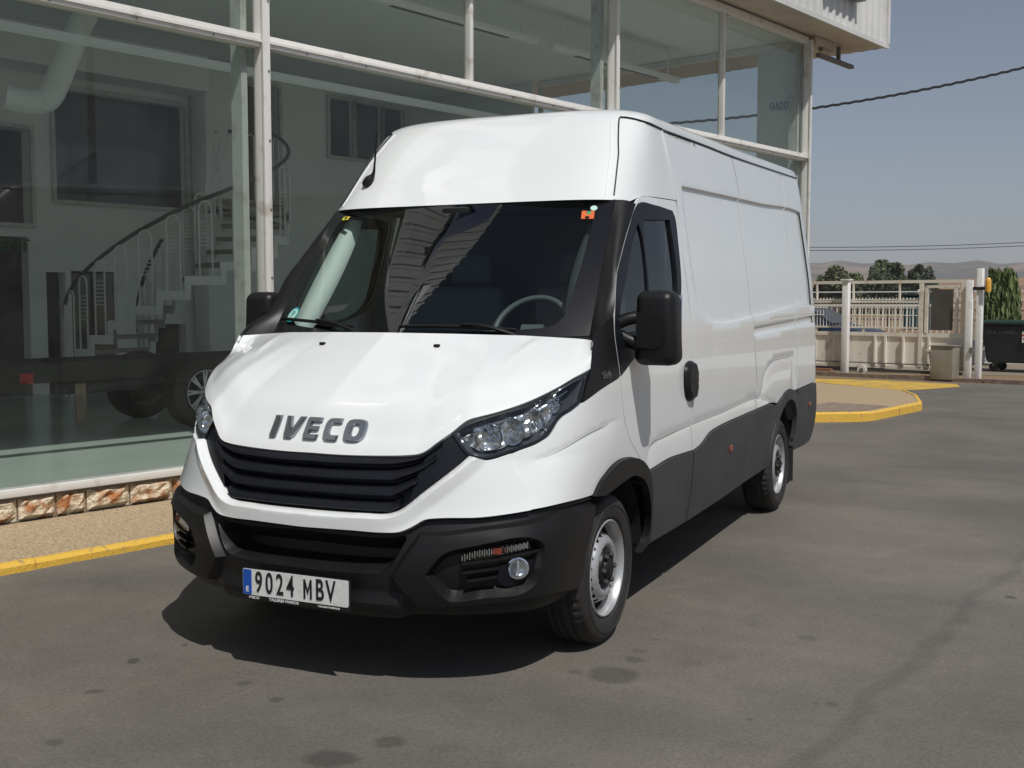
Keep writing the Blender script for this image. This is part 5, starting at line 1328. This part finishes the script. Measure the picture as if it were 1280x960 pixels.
for r in (Ri-.03,Ro+.03):
    bm=bmesh.new()
    for i in range(ns):
        a=AL[i];da=AL[i+1]-AL[i]; z=z0+rise*(i+1)
        # zigzag stringer: horizontal strip + vertical strip
        for (a1,a2,z1,z2) in ((a-.01,a+da,z-.10,z+.005),(a+da-.03,a+da+.02,z-.10,z+rise)):
            v=[sp(a1,r-.012,z1),sp(a2,r-.012,z1),sp(a2,r-.012,z2),sp(a1,r-.012,z2),sp(a1,r+.012,z1),sp(a2,r+.012,z1),sp(a2,r+.012,z2),sp(a1,r+.012,z2)]
            vs=[bm.verts.new(q) for q in v]
            for f in ((0,1,2,3),(7,6,5,4),(0,4,5,1),(1,5,6,2),(2,6,7,3),(3,7,4,0)): bm.faces.new([vs[j] for j in f])
    bmo('stringer',bm,white,stc)
for r,nm in ((Ro+.03,'loop'),(Ri-.03,'loop')):
    for i in range(ns):
        da=AL[i+1]-AL[i];a=AL[i]+da*.5; z=z0+rise*(i+1); hw=.075/r; H=.86
        pts=[sp(a-hw,r,z)]+[sp(a-hw*math.cos(q),r,z+H-.08+.09*math.sin(q)) for q in np.linspace(0,math.pi,9)]+[sp(a+hw,r,z)]
        lo=tube('baluster_loop',pts,.011,white,stc,5)
        bm=bmesh.new()
        for q in range(7):
            zz=z+.36+q*.045; bar(bm,sp(a-hw,r,zz),sp(a+hw,r,zz),.006,4)
        bmo('loop_rungs',bm,white,lo)
    pts=[sp(AL[i],r,z0+rise*(i+.2)+.95) for i in range(ns+1)]
    aend=AL[ns]; zend=z0+rise*(ns-.5)+.95
    pts=[pts[0]+Vector((0,0,-.12))]+pts+([sp(aend+R_(q),r,zend+.22*min(1,q/60)+.05) for q in (14,28)] if r>1 else [])
    if r<1: pts=pts[:8]
    tube('handrail',pts,.024,M['rail'],stc,8,smoothpts=2)
# landing
V=[];F=[]
aend=AL[ns]
bm=bmesh.new(); vs=[bm.verts.new(sp(aend+R_(q),Ro+.02,z0+rise*ns)) for q in (0,15,30,45)]+[bm.verts.new(bldl) for bldl in (Vector((7.9,10.98,z0+rise*ns)),Vector((6.78,10.98,z0+rise*ns)))]+[bm.verts.new(sp(aend,Ri,z0+rise*ns))]
bm.faces.new(vs); r_=bmesh.ops.extrude_face_region(bm,geom=bm.faces[:]); bmesh.ops.translate(bm,verts=[v for v in r_['geom'] if isinstance(v,bmesh.types.BMVert)],vec=(0,0,-.09)); bmo('landing',bm,white,stc)
for q in (12,):
    a=aend+R_(q); z=z0+rise*ns; r=Ro-.02; hw=.055
    lo=tube('baluster_loop',[sp(a-hw,r,z)]+[sp(a-hw*math.cos(k),r,z+.86+.09*math.sin(k)) for k in np.linspace(0,math.pi,7)]+[sp(a+hw,r,z)],.011,white,stc,5)
# ================================================================ truck chassis inside
ch=empty('bare_truck_chassis','dark bare truck chassis with twin rear wheels standing on the showroom floor','truck chassis'); ch.rotation_euler=bld.rotation_euler
bk_=mat('chassis_black',(.018,.02,.02),.5)
for t in (5.95,6.85): box('frame_rail',(4.2,t,.91),(6.6,.07,.18),bk_,ch)
for s in (.95,1.9,3.2,4.6,6.0): box('cross_member',(s,6.4,.91),(.09,.82,.14),bk_,ch)
box('spring_pack',(1.75,6.0,.76),(1.1,.12,.12),bk_,ch,bev=.04)
box('bracket_plate',(1.42,5.89,.62),(.10,.02,.36),M['concrete'],ch)
box('tail_lamp',(.90,5.86,.86),(.11,.05,.12),M['red'],ch,bev=.01)
box('rear_beam',(.86,6.4,.78),(.08,1.3,.10),bk_,ch)
bm=bmesh.new(); bar(bm,(2.68,5.95,.66),(2.68,7.25,.66),.07,10); bmo('axle',bm,bk_,ch)
def chwheel(s,t,bright):
    wv_=empty('wheel'); wv_.parent=ch; wv_.location=(s,t,.66)
    lathe('tyre',[(.215,-.10),(.25,-.125),(.31,-.12),(.355,-.095),(.362,-.05),(.362,.05),(.355,.095),(.31,.12),(.25,.125),(.215,.1)],M['rubber'],wv_,48,'Y')
    rm=lathe('rim',[(.222,-.118),(.214,-.122),(.205,-.105),(.198,-.03),(.196,.06)],M['silver'] if bright else M['concrete'],wv_,48,'Y')
    lathe('rim_back',[(0,.03),(.2,.05)],M['dark'],rm,24,'Y')
    if bright:
        bm=bmesh.new()
        for k in range(8):
            for dq in (-.09,.09):
                a=2*math.pi*k/8; sqbar(bm,(.055*math.cos(a),-.085,.055*math.sin(a)),(.205*math.cos(a+dq),-.10,.205*math.sin(a+dq)),.02,.013,up=(0,1,0))
        bar(bm,(0,-.03,0),(0,-.10,0),.06,20); bmo('spokes',bm,M['silver'],rm)
        for k in range(5):
            a=2*math.pi*k/5; bmx=bmesh.new(); bar(bmx,(.04*math.cos(a),-.10,.04*math.sin(a)),(.04*math.cos(a),-.108,.04*math.sin(a)),.009,8); bmo('wheel_bolt',bmx,M['dark'],rm)
    return wv_
chwheel(2.64,5.80,True); chwheel(2.78,7.12,False)
# ================================================================ gate
gd=Vector((.95870654,-.28439722,0)); gn=Vector((.28439722,.95870654,0)); G0=Vector((-1.04775,19.8249,0))
GM=Matrix((gd,gn,Vector((0,0,1)))).transposed().to_4x4(); GM.translation=G0
gate=empty('sliding_gate','cream metal sliding gate with barred top half and ribbed solid lower panels behind the van','gate'); gate.matrix_world=GM
def gbox(name,x0,x1,y0,y1,z0,z1,m,par=None,bev=0): return box(name,((x0+x1)/2,(y0+y1)/2,(z0+z1)/2),(x1-x0,y1-y0,z1-z0),m,par,bev=bev)
gbox('top_rail',-6,2.50,.10,.18,1.93,1.99,M['gatew'],gate); gbox('upper_rail',-6,1.55,.10,.18,1.53,1.575,M['gatew'],gate)
gbox('middle_rail',-6,2.45,.10,.18,.84,.92,M['gatew'],gate); gbox('grid_rail',-6,1.50,.09,.15,1.00,1.035,M['gatew'],gate)
gbox('lower_rail',-6,2.45,.10,.18,.17,.23,M['gatew'],gate); gbox('handle_bar',-6,1.9,.04,.07,.265,.29,M['steel'],gate); gbox('track_beam',-6,2.4,.08,.20,.09,.15,M['steel'],gate)
for x in (-.73,.34,1.15): gbox('short_post',x-.02,x+.02,.10,.15,.92,1.0,M['gatew'],gate)
for x in (-.73,.10,1.10): gbox('upper_post',x-.015,x+.015,.10,.15,1.575,1.93,M['gatew'],gate)
gr=bmesh.new(); x=-5.9
while x<1.5:
    bar(gr,(x,.12,1.035),(x,.12,1.64),.008,5); x+=.073
for z in (1.27,1.42,1.60): bar(gr,(-6,.11,z),(1.5,.11,z),.008,5)
bmo('grid_bars',gr,M['gatew'],gate)['kind']='stuff'
xs=[-6,-4.4,-2.9,-1.9,-1.25,-.75,-.30,.62,.84,1.22,1.75,2.45]
for a,b in zip(xs[:-1],xs[1:]):
    gbox('gate_panel',a+.012,b-.012,.13,.145,.235,.835,M['gatew'],gate); gbox('rib',b-.025,b+.012,.06,.128,.232,.838,M['gatew'],gate)
gbox('frame_post',1.52,1.60,.09,.19,.231,1.925,M['gatew'],gate); gbox('frame_post',1.64,1.70,.09,.19,.921,1.85,M['gatew'],gate)
gbox('frame_post',2.36,2.48,.09,.19,.231,1.925,M['gatew'],gate); gbox('frame_post',2.24,2.29,.09,.17,.921,1.85,M['gatew'],gate)
gbox('shelf_rail',1.70,2.35,.05,.12,.55,.60,M['gatew'],gate)
gbox('dark_screen',1.76,2.20,.10,.12,.98,1.80,mat('smoked_screen',(.10,.095,.085),.25,noise=(2,(.07,.065,.06),.3,.6)),gate); gbox('screen_rail',1.66,2.32,.09,.14,1.83,1.88,M['gatew'],gate)
bm=bmesh.new(); bar(bm,(.36,.02,.12),(.36,.10,.12),.10,16); bmo('roller',bm,M['gatew'],gate)
bm=bmesh.new(); bar(bm,(.36,.0,.12),(.36,.11,.12),.045,12); bmo('roller_hub',bm,M['steel'],gate)
def onG(o,lab,cat,grp=None): o.matrix_world=GM; tag(o,lab,cat,grp); return o
gp1=onG(gbox('gate_post',-.07,.07,-.07,.05,0,2.0,M['postw'],None,.008),'cream square guide post nearest the van, with flat cap, in front of the gate','post'); c_=gbox('cap',-.10,.10,-.10,.08,2.001,2.03,M['postw'],gp1)
gp2=onG(gbox('gate_post',2.50,2.63,-.06,.06,0,1.97,M['postw'],None,.008),'shorter white closing post between the steel cabinet and the tall post','post'); gbox('catch',2.62,2.68,-.10,-.02,.55,.66,M['steel'],gp2)
gp3=onG(gbox('gate_post',2.69,2.80,-.02,.10,0,2.20,M['postw'],None,.008),'tall white gate post carrying the black bracket and amber beacon','post'); gbox('bracket',2.60,2.95,-.05,-.025,1.78,1.84,M['ink'],gp3)
bc=onG(lathe('beacon',[(0,1.74),(.05,1.74),(.055,1.78),(.055,1.93),(.045,1.99),(.02,2.02),(0,2.02)],M['amber'],None,16,'Z',c=(2.92,-.04,0)),'amber warning beacon on the bracket of the tall gate post','beacon')
for p_ in [gp3]: pass
cb=onG(gbox('metal_cabinet',1.98,2.42,-.42,-.06,0.03,.68,M['galv'],None,.006),'dull galvanised steel motor cabinet standing at the closed end of the gate','cabinet'); gbox('cabinet_lid',1.96,2.44,-.44,-.04,.682,.70,M['galv'],cb)
gk=empty('gate_kerb'); gk.matrix_world=GM; tag(gk,kind='structure')
x=-6
while x<3.3:
    gbox('kerb_block',x+.01,x+.99,-.36,-.18,-.02,.075+random.uniform(-.008,.008),M['concrete'],gk); x+=1
gbox('rust_strip',-1.1,-.25,-.17,-.05,0,.13,mat('rusty_beam',(.28,.12,.06),.9),gate)
# ================================================================ bin
bn=empty('waste_container','dark green wheeled waste container with red and white striped sticker beside the gate','waste bin',loc=(2.30,22.75,0),rotz=R_(-14))
V=[(-.62,-.42,.20),(.62,-.42,.20),(.62,.42,.20),(-.62,.42,.20),(-.72,-.52,1.05),(.72,-.52,1.05),(.72,.52,1.05),(-.72,.52,1.05)]
bmx=bmesh.new(); vs=[bmx.verts.new(v) for v in V]; [bmx.faces.new([vs[i] for i in f]) for f in ((3,2,1,0),(4,5,6,7),(0,1,5,4),(1,2,6,5),(2,3,7,6),(3,0,4,7))]; bmesh.ops.bevel(bmx,geom=bmx.edges[:],offset=.03,segments=2,affect='EDGES'); bmo('bin_body',bmx,M['binm'],bn)
box('bin_rim',(0,0,1.07),(1.50,1.10,.05),M['binm'],bn,bev=.015)
V=[];F=[]
for i in range(9):
    a=math.pi*i/8; 
    for x in (-.73,.73): V.append((x,-.53*math.cos(a),1.10+.05*math.sin(a)))
F=[(2*i,2*i+2,2*i+3,2*i+1) for i in range(8)]+[tuple(2*i for i in range(9))[::-1],tuple(2*i+1 for i in range(9))]
mk('bin_lid',V,F,M['binlid'],bn,True,40)
for x in (-.48,.48):
    for y in (-.32,.32):
        wv_=lathe('castor',[(0,-.03),(.08,-.03),(.10,-.02),(.10,.02),(.08,.03),(0,.03)],M['rubber'],bn,20,'Y',c=(x,y,.10)); box('castor_fork',(x,y,.17),(.05,.09,.09),M['steel'],wv_)
stk=box('warning_sticker',(.24,-.508,.78),(.19,.006,.24),M['platew'],bn,mx=None)
bmx=bmesh.new()
for k in range(3): 
    o_=abox(bmx,(.24,-.513,.72+.07*k),(.17,.004,.028),None)
bmx.transform(Matrix.Translation((.24,0,.79))@Matrix.Rotation(R_(-35),4,'Y')@Matrix.Translation((-.24,0,-.79)))
bmo('sticker_stripes',bmx,M['red'],stk)
text('chalk_lettering','SER 2 4400',.13,mat('faint_white',(.06,.07,.07),.8),bn,Matrix.Translation((-.30,-.506,.88))@Matrix.Rotation(math.pi/2,4,'X'),.001,0)
# ================================================================ far fence rails, guard rail, walls
def fence(name,a,b,posts,h,rails,m,label,cat='fence',pw=.06):
    o=empty(name,label,cat); a=Vector(a);b=Vector(b)
    for z,th in rails:
        bm=bmesh.new(); sqbar(bm,a+Vector((0,0,z)),b+Vector((0,0,z)),th,.04); bmo('rail',bm,m,o)
    for i in range(posts):
        p=a+(b-a)*i/(posts-1); bm=bmesh.new(); abox(bm,(p.x,p.y+.04,h/2),(pw,pw,h)); bmo('post',bm,m,o)
    return o
fence('ranch_fence',(-6,36,0),(14,30,0),9,1.95,((1.62,.05),(1.88,.05)),M['postw'],'thin white roadside fence with two rails far behind the waste container')
fence('guard_rail',(-14,33.5,0),(16,27,0),13,1.45,((1.30,.18),(1.02,.12)),mat('rusty_guard_rail',(.17,.12,.09),.7),'brown metal guard rail along the road beyond the gate','guard rail')
wl=tag(box('low_wall',(5,26.2,.30),(9,.25,.60),M['postw'],None,mx=None),'low white wall behind the waste container','wall')
wl.location=(0,0,0)
fb=empty('barred_fence','pale barred fence standing between the gate and the road','fence')
bm=bmesh.new(); x=-9
while x<1.2:
    abox(bm,(x,24.6,.95),(.03,.03,1.0)); x+=.14
abox(bm,(-4,24.6,1.46),(10.2,.05,.06)); abox(bm,(-4,24.6,.50),(10.2,.05,.06)); bmo('fence_bars',bm,M['gatew'],fb)['kind']='stuff'
bw_=tag(box('boundary_wall',(-4.2,25.3,.42),(10.6,.2,.84),mat('peach_wall',(.50,.34,.22),.9,noise=(1,(.4,.28,.18),.3,.7)),None),'low peach coloured wall behind the barred fence','wall')
# blue car behind the gate
car=empty('parked_car','dark blue hatchback seen through the bars of the sliding gate','car',loc=(-2.45,22.6,0),rotz=R_(-12))
sec=[(-2.05,.35,.62,.70),(-1.95,.28,.86,.80),(-1.5,.25,1.36,.64),(-.4,.22,1.46,.62),(.35,.22,1.40,.60),(.95,.22,1.02,.74),(1.6,.24,.90,.74),(1.98,.30,.72,.66),(2.05,.38,.58,.60)]
V=[];F=[]
for x,zb,zt,wt in sec:
    belt=min(.88,zt)
    V+=[(x,-.80,zb),(x,-.86,(zb+belt)/2),(x,-.83,belt),(x,-wt,zt),(x,0,zt+.02),(x,wt,zt),(x,.83,belt),(x,.86,(zb+belt)/2),(x,.80,zb)]
for i in range(len(sec)-1):
    for j in range(8): F.append((i*9+j,(i+1)*9+j,(i+1)*9+j+1,i*9+j+1))
F.append(tuple(range(9)));F.append(tuple((len(sec)-1)*9+j for j in range(9))[::-1])
body=mk('body',V,F,M['bluecar'],car,True,40)
for f in body.data.polygons:
    pass
for (xa,za,xb,zb,xc,zc_,xd,zd) in ((-1.35,.92,-.42,.92,-.48,1.38,-1.28,1.30),(-.34,.92,.82,.94,.34,1.32,-.32,1.38)):
    vv=[(xa,-.835,za),(xb,-.835,zb),(xc,-.665,zc_),(xd,-.68,zd)]
    mk('side_window',[(a,b-.012,c) for a,b,c in vv],[(0,1,2,3)],M['cargl'],car,False)
mk('car_windscreen',[(.44,-.56,1.385),(.44,.56,1.385),(.95,.68,1.06),(.95,-.68,1.06)],[(0,1,2,3)],M['cargl'],car,False)
for x in (-1.35,1.3):
    for y in (-.80,.80):
        q=lathe('wheel',[(.0,-.09),(.19,-.09),(.21,-.10),(.30,-.09),(.32,-.05),(.32,.05),(.30,.09),(0,.09)],M['rubber'],car,24,'Y',c=(x,y,.32)); lathe('rim',[(0,-.10),(.18,-.095)],M['silver'],q,16,'Y',c=(x,y-.005 if y<0 else y+.2,.32))
rc=tag(box('recycling_container',(-.30,27.5,.85),(.75,.8,1.7),mat('teal_container',(.01,.06,.07),.5),None,bev=.06,seg=3),'dark teal recycling container seen through the gate bars','recycling bin')
box('container_lid',(-.30,27.5,1.73),(.80,.85,.06),M['binm'],rc,bev=.02)
# ================================================================ vegetation
def leaves(name,pts,size,m,parent,seed=0,droop=0,asp=1.6):
    rnd=np.random.RandomState(seed); n=len(pts); A=rnd.normal(size=(n,3));A/=np.linalg.norm(A,axis=1,keepdims=True)
    if droop: A=A*(1-droop)+np.array([0,0,-1])*droop;A/=np.linalg.norm(A,axis=1,keepdims=True)
    Bv=np.cross(A,rnd.normal(size=(n,3)));Bv/=np.linalg.norm(Bv,axis=1,keepdims=True); s=size*rnd.uniform(.6,1.4,(n,1)); P=np.array(pts)
    V=np.stack([P-A*s*asp*.5,P+Bv*s*.4,P+A*s*asp*.5,P-Bv*s*.4],1).reshape(-1,3); F=np.arange(4*n).reshape(-1,4)
    me=bpy.data.meshes.new(name); me.vertices.add(4*n); me.vertices.foreach_set('co',V.ravel()); me.loops.add(4*n); me.loops.foreach_set('vertex_index',F.ravel()); me.polygons.add(n); me.polygons.foreach_set('loop_start',np.arange(0,4*n,4)); me.polygons.foreach_set('loop_total',np.full(n,4)); me.update(calc_edges=True)
    return link(name,me,m,parent,False)
def tree(label,loc,h,w_,m,seed,n=5000,size=.28,cat='tree',conic=0,name='tree',trunk=.35,group=None):
    t=empty(name,label,cat,loc=loc,group=group); rnd=np.random.RandomState(seed)
    tr=tube('trunk',[(0,0,0),(.05*w_,0,h*.3),(-.03*w_,.02,h*.55),(0,0,h*.8)],.1,M['bark'],t,8,rs=[h*.028,h*.02,h*.012,h*.005])
    for k in range(6):
        a=k*1.05+rnd.rand(); z=h*(.3+.08*k); tube('limb',[(0,0,z),(w_*.18*math.cos(a),w_*.18*math.sin(a),z+h*.10),(w_*.36*math.cos(a),w_*.36*math.sin(a),z+h*.17)],.05,M['bark'],tr,5,rs=[h*.011,h*.007,h*.003])
    cl=[]; 
    for k in range(26):
        f=rnd.uniform(trunk*.6,.93); 
        if conic: rr=w_/2*(1-f)**.8*1.25
        else: rr=w_/2*math.sin(math.pi*min(1,max(.08,(f-trunk*.35)/(1.03-trunk*.35))))**.6
        a=rnd.rand()*6.28; q=rnd.rand()**.5*.80
        cl.append((rr*q*math.cos(a),rr*q*math.sin(a),h*f,(.12+.12*rnd.rand())*w_*(1-.5*f if conic else 1)))
    P=[]
    for i in range(n):
        c=cl[rnd.randint(len(cl))]; d=rnd.normal(size=3); d/=np.linalg.norm(d); r=c[3]*rnd.rand()**.35
        P.append((c[0]+d[0]*r,c[1]+d[1]*r,c[2]+d[2]*r*.85))
    leaves('crown',P,size,m,t,seed); return t
def at(px,d,z=0):
    """world point at pixel column px and distance d along the view axis"""
    p=CP+F_.normalized()*0; fh=Vector((F_.x,F_.y,0)).normalized(); q=CP+fh*d+R2*((px-640)/1409.44*d); return (q.x,q.y,z)
tree('rounded olive green tree on the left of the distant group, behind the gate',at(1050,140),5.4,5.6,M['leafa'],3,9000,.34)
tree('tall pale green rounded tree in the middle of the distant group',at(1108,150),6.9,5.2,M['leafa'],5,11000,.34)
tree('dark pointed conifer just right of the tall rounded tree',at(1143,150),6.6,4.6,M['leafb'],7,9000,.32,conic=1)
tree('low dark bushy tree at the right end of the distant group',at(1158,148),5.7,4.0,M['leafb'],9,7000,.32,conic=1)
tree('thin dark cypress standing between the two left distant trees',at(1073,170),6.6,1.3,M['leafb'],11,2500,.26,conic=1)
# hedge mass
rnd=np.random.RandomState(2); P=[]
for i in range(16000):
    px=rnd.uniform(1000,1170); d=rnd.uniform(142,152); z=rnd.uniform(0,1)**.8*(4.6+.8*math.sin(px*.11)+.7*math.sin(px*.37)); q=at(px,d,z); P.append(q)
hd=leaves('hedge',P,.34,M['leafb'],None,4); tag(hd,'dark mass of bushes below the distant trees','bushes',kind='stuff')
# willow-like shrub behind the bin
wl_=empty('weeping_shrub','drooping light green willow like shrub directly behind the waste container','shrub',loc=(1.78,25.2,0)); rnd=np.random.RandomState(8)
tube('trunk',[(0,0,0),(.05,0,.8),(-.03,0,1.6)],.05,M['bark'],wl_,7,rs=[.07,.05,.02])
P=[]
for k in range(230):
    a=rnd.rand()*6.28; r0=.10+.15*rnd.rand(); R1=.18+.24*rnd.rand(); z0_=1.75+.40*rnd.rand()
    L_=1.0+.6*rnd.rand()
    for i in range(32):
        t=i/31; r=r0+(R1-r0)*min(1,t*2.2); z=z0_+.18*math.sin(min(1,t*2.2)*math.pi)-L_*max(0,t-.15)
        if z>.5: P.append((r*math.cos(a)+rnd.normal()*.02,r*math.sin(a)+rnd.normal()*.02,z))
leaves('crown',P,.07,M['leafc'],wl_,5,droop=.75,asp=3.0)
# dry weeds at the field edge
# ================================================================ hills
def hills(name,d0,d1,h,seed,m,az0,az1,nx=140,ny=14,rough=1):
    rnd=np.random.RandomState(seed); ph=rnd.rand(10)*6.28; V=[];F=[]
    for i in range(nx+1):
        a=az0+(az1-az0)*i/nx
        for j in range(ny+1):
            t=j/ny; d=d0+(d1-d0)*t; z=h*sstep(np.array([t*1.15]))[0]*(.965+.035*sum(math.sin(a*(9+k*13)*rough+ph[k])/(1+k*.6) for k in range(7))/1.6)+h*.02*math.sin(d*.02+a*60)*t
            z+=h*.05*math.sin(a*170+ph[7]+3*t)*math.sin(math.pi*t)
            V.append((CP.x+d*math.sin(a),CP.y+d*math.cos(a),z-.3))
    K=ny+1
    for i in range(nx):
        for j in range(ny): F.append((i*K+j,(i+1)*K+j,(i+1)*K+j+1,i*K+j+1))
    return tag(mk(name,V,F,m),kind='structure')
hills('hills',1500,2700,HILLH,3,M['hill'],-1.3,1.2)
M['slope']=mat('tan_slope',(.30,.18,.085),.95,noise=(.02,(.16,.105,.06),.35,.6,9))
hills('field_slope',170,900,17,6,M['slope'],-1.3,1.2,rough=.5)
# ================================================================ cables
def cable(name,a,b,sag,r,label,twist=0,n=240):
    a=Vector(a);b=Vector(b);P=[]
    for i in range(n+1):
        t=i/n; p=a.lerp(b,t); p.z-=sag*4*t*(1-t); 
        if twist: p.z+=twist*math.sin(i*1.3)
        P.append(p)
    return tag(tube(name,P,r,M['cable'],None,5),label,'cable')
cable('overhead_cable',CAB[0],CAB[1],.5,.035,'thick twisted black cable crossing the sky from the showroom corner',.010)
cable('thin_cable',CAB[2],CAB[3],.2,.02,'upper of the two thin wires low over the hills')
cable('thin_cable',CAB[4],CAB[5],.2,.02,'lower of the two thin wires low over the hills')
# street lamps across the yard, seen only as reflections in the glass
def lamp(x,y,h,rot,label):
    o=empty('street_lamp',label,'street lamp',loc=(x,y,0),rotz=rot)
    tube('pole',[(0,0,0),(0,0,h-1.6),(.05,0,h-.9),(.35,0,h-.3),(.9,0,h),(1.5,0,h+.02)],.06,M['steel'],o,8,rs=[.09,.07,.06,.05,.045,.04],smoothpts=2)
    box('lamp_head',(1.75,0,h+.02),(.6,.2,.1),M['steel'],o,bev=.03)
lamp(9,4,7,R_(200),'tall grey street lamp with curved arm across the yard')
# ---- air: pale haze closed box round the place
hz=bpy.data.materials.new('haze_air'); hz.use_nodes=True; n=hz.node_tree; n.nodes.clear(); o_=n.nodes.new('ShaderNodeOutputMaterial'); pv_=n.nodes.new('ShaderNodeVolumePrincipled')
pv_.inputs['Color'].default_value=(.86,.88,.95,1); pv_.inputs['Density'].default_value=.00022; n.links.new(pv_.outputs[0],o_.inputs['Volume'])
tag(box('haze',(0,600,90),(7000,7400,190),hz),kind='stuff')
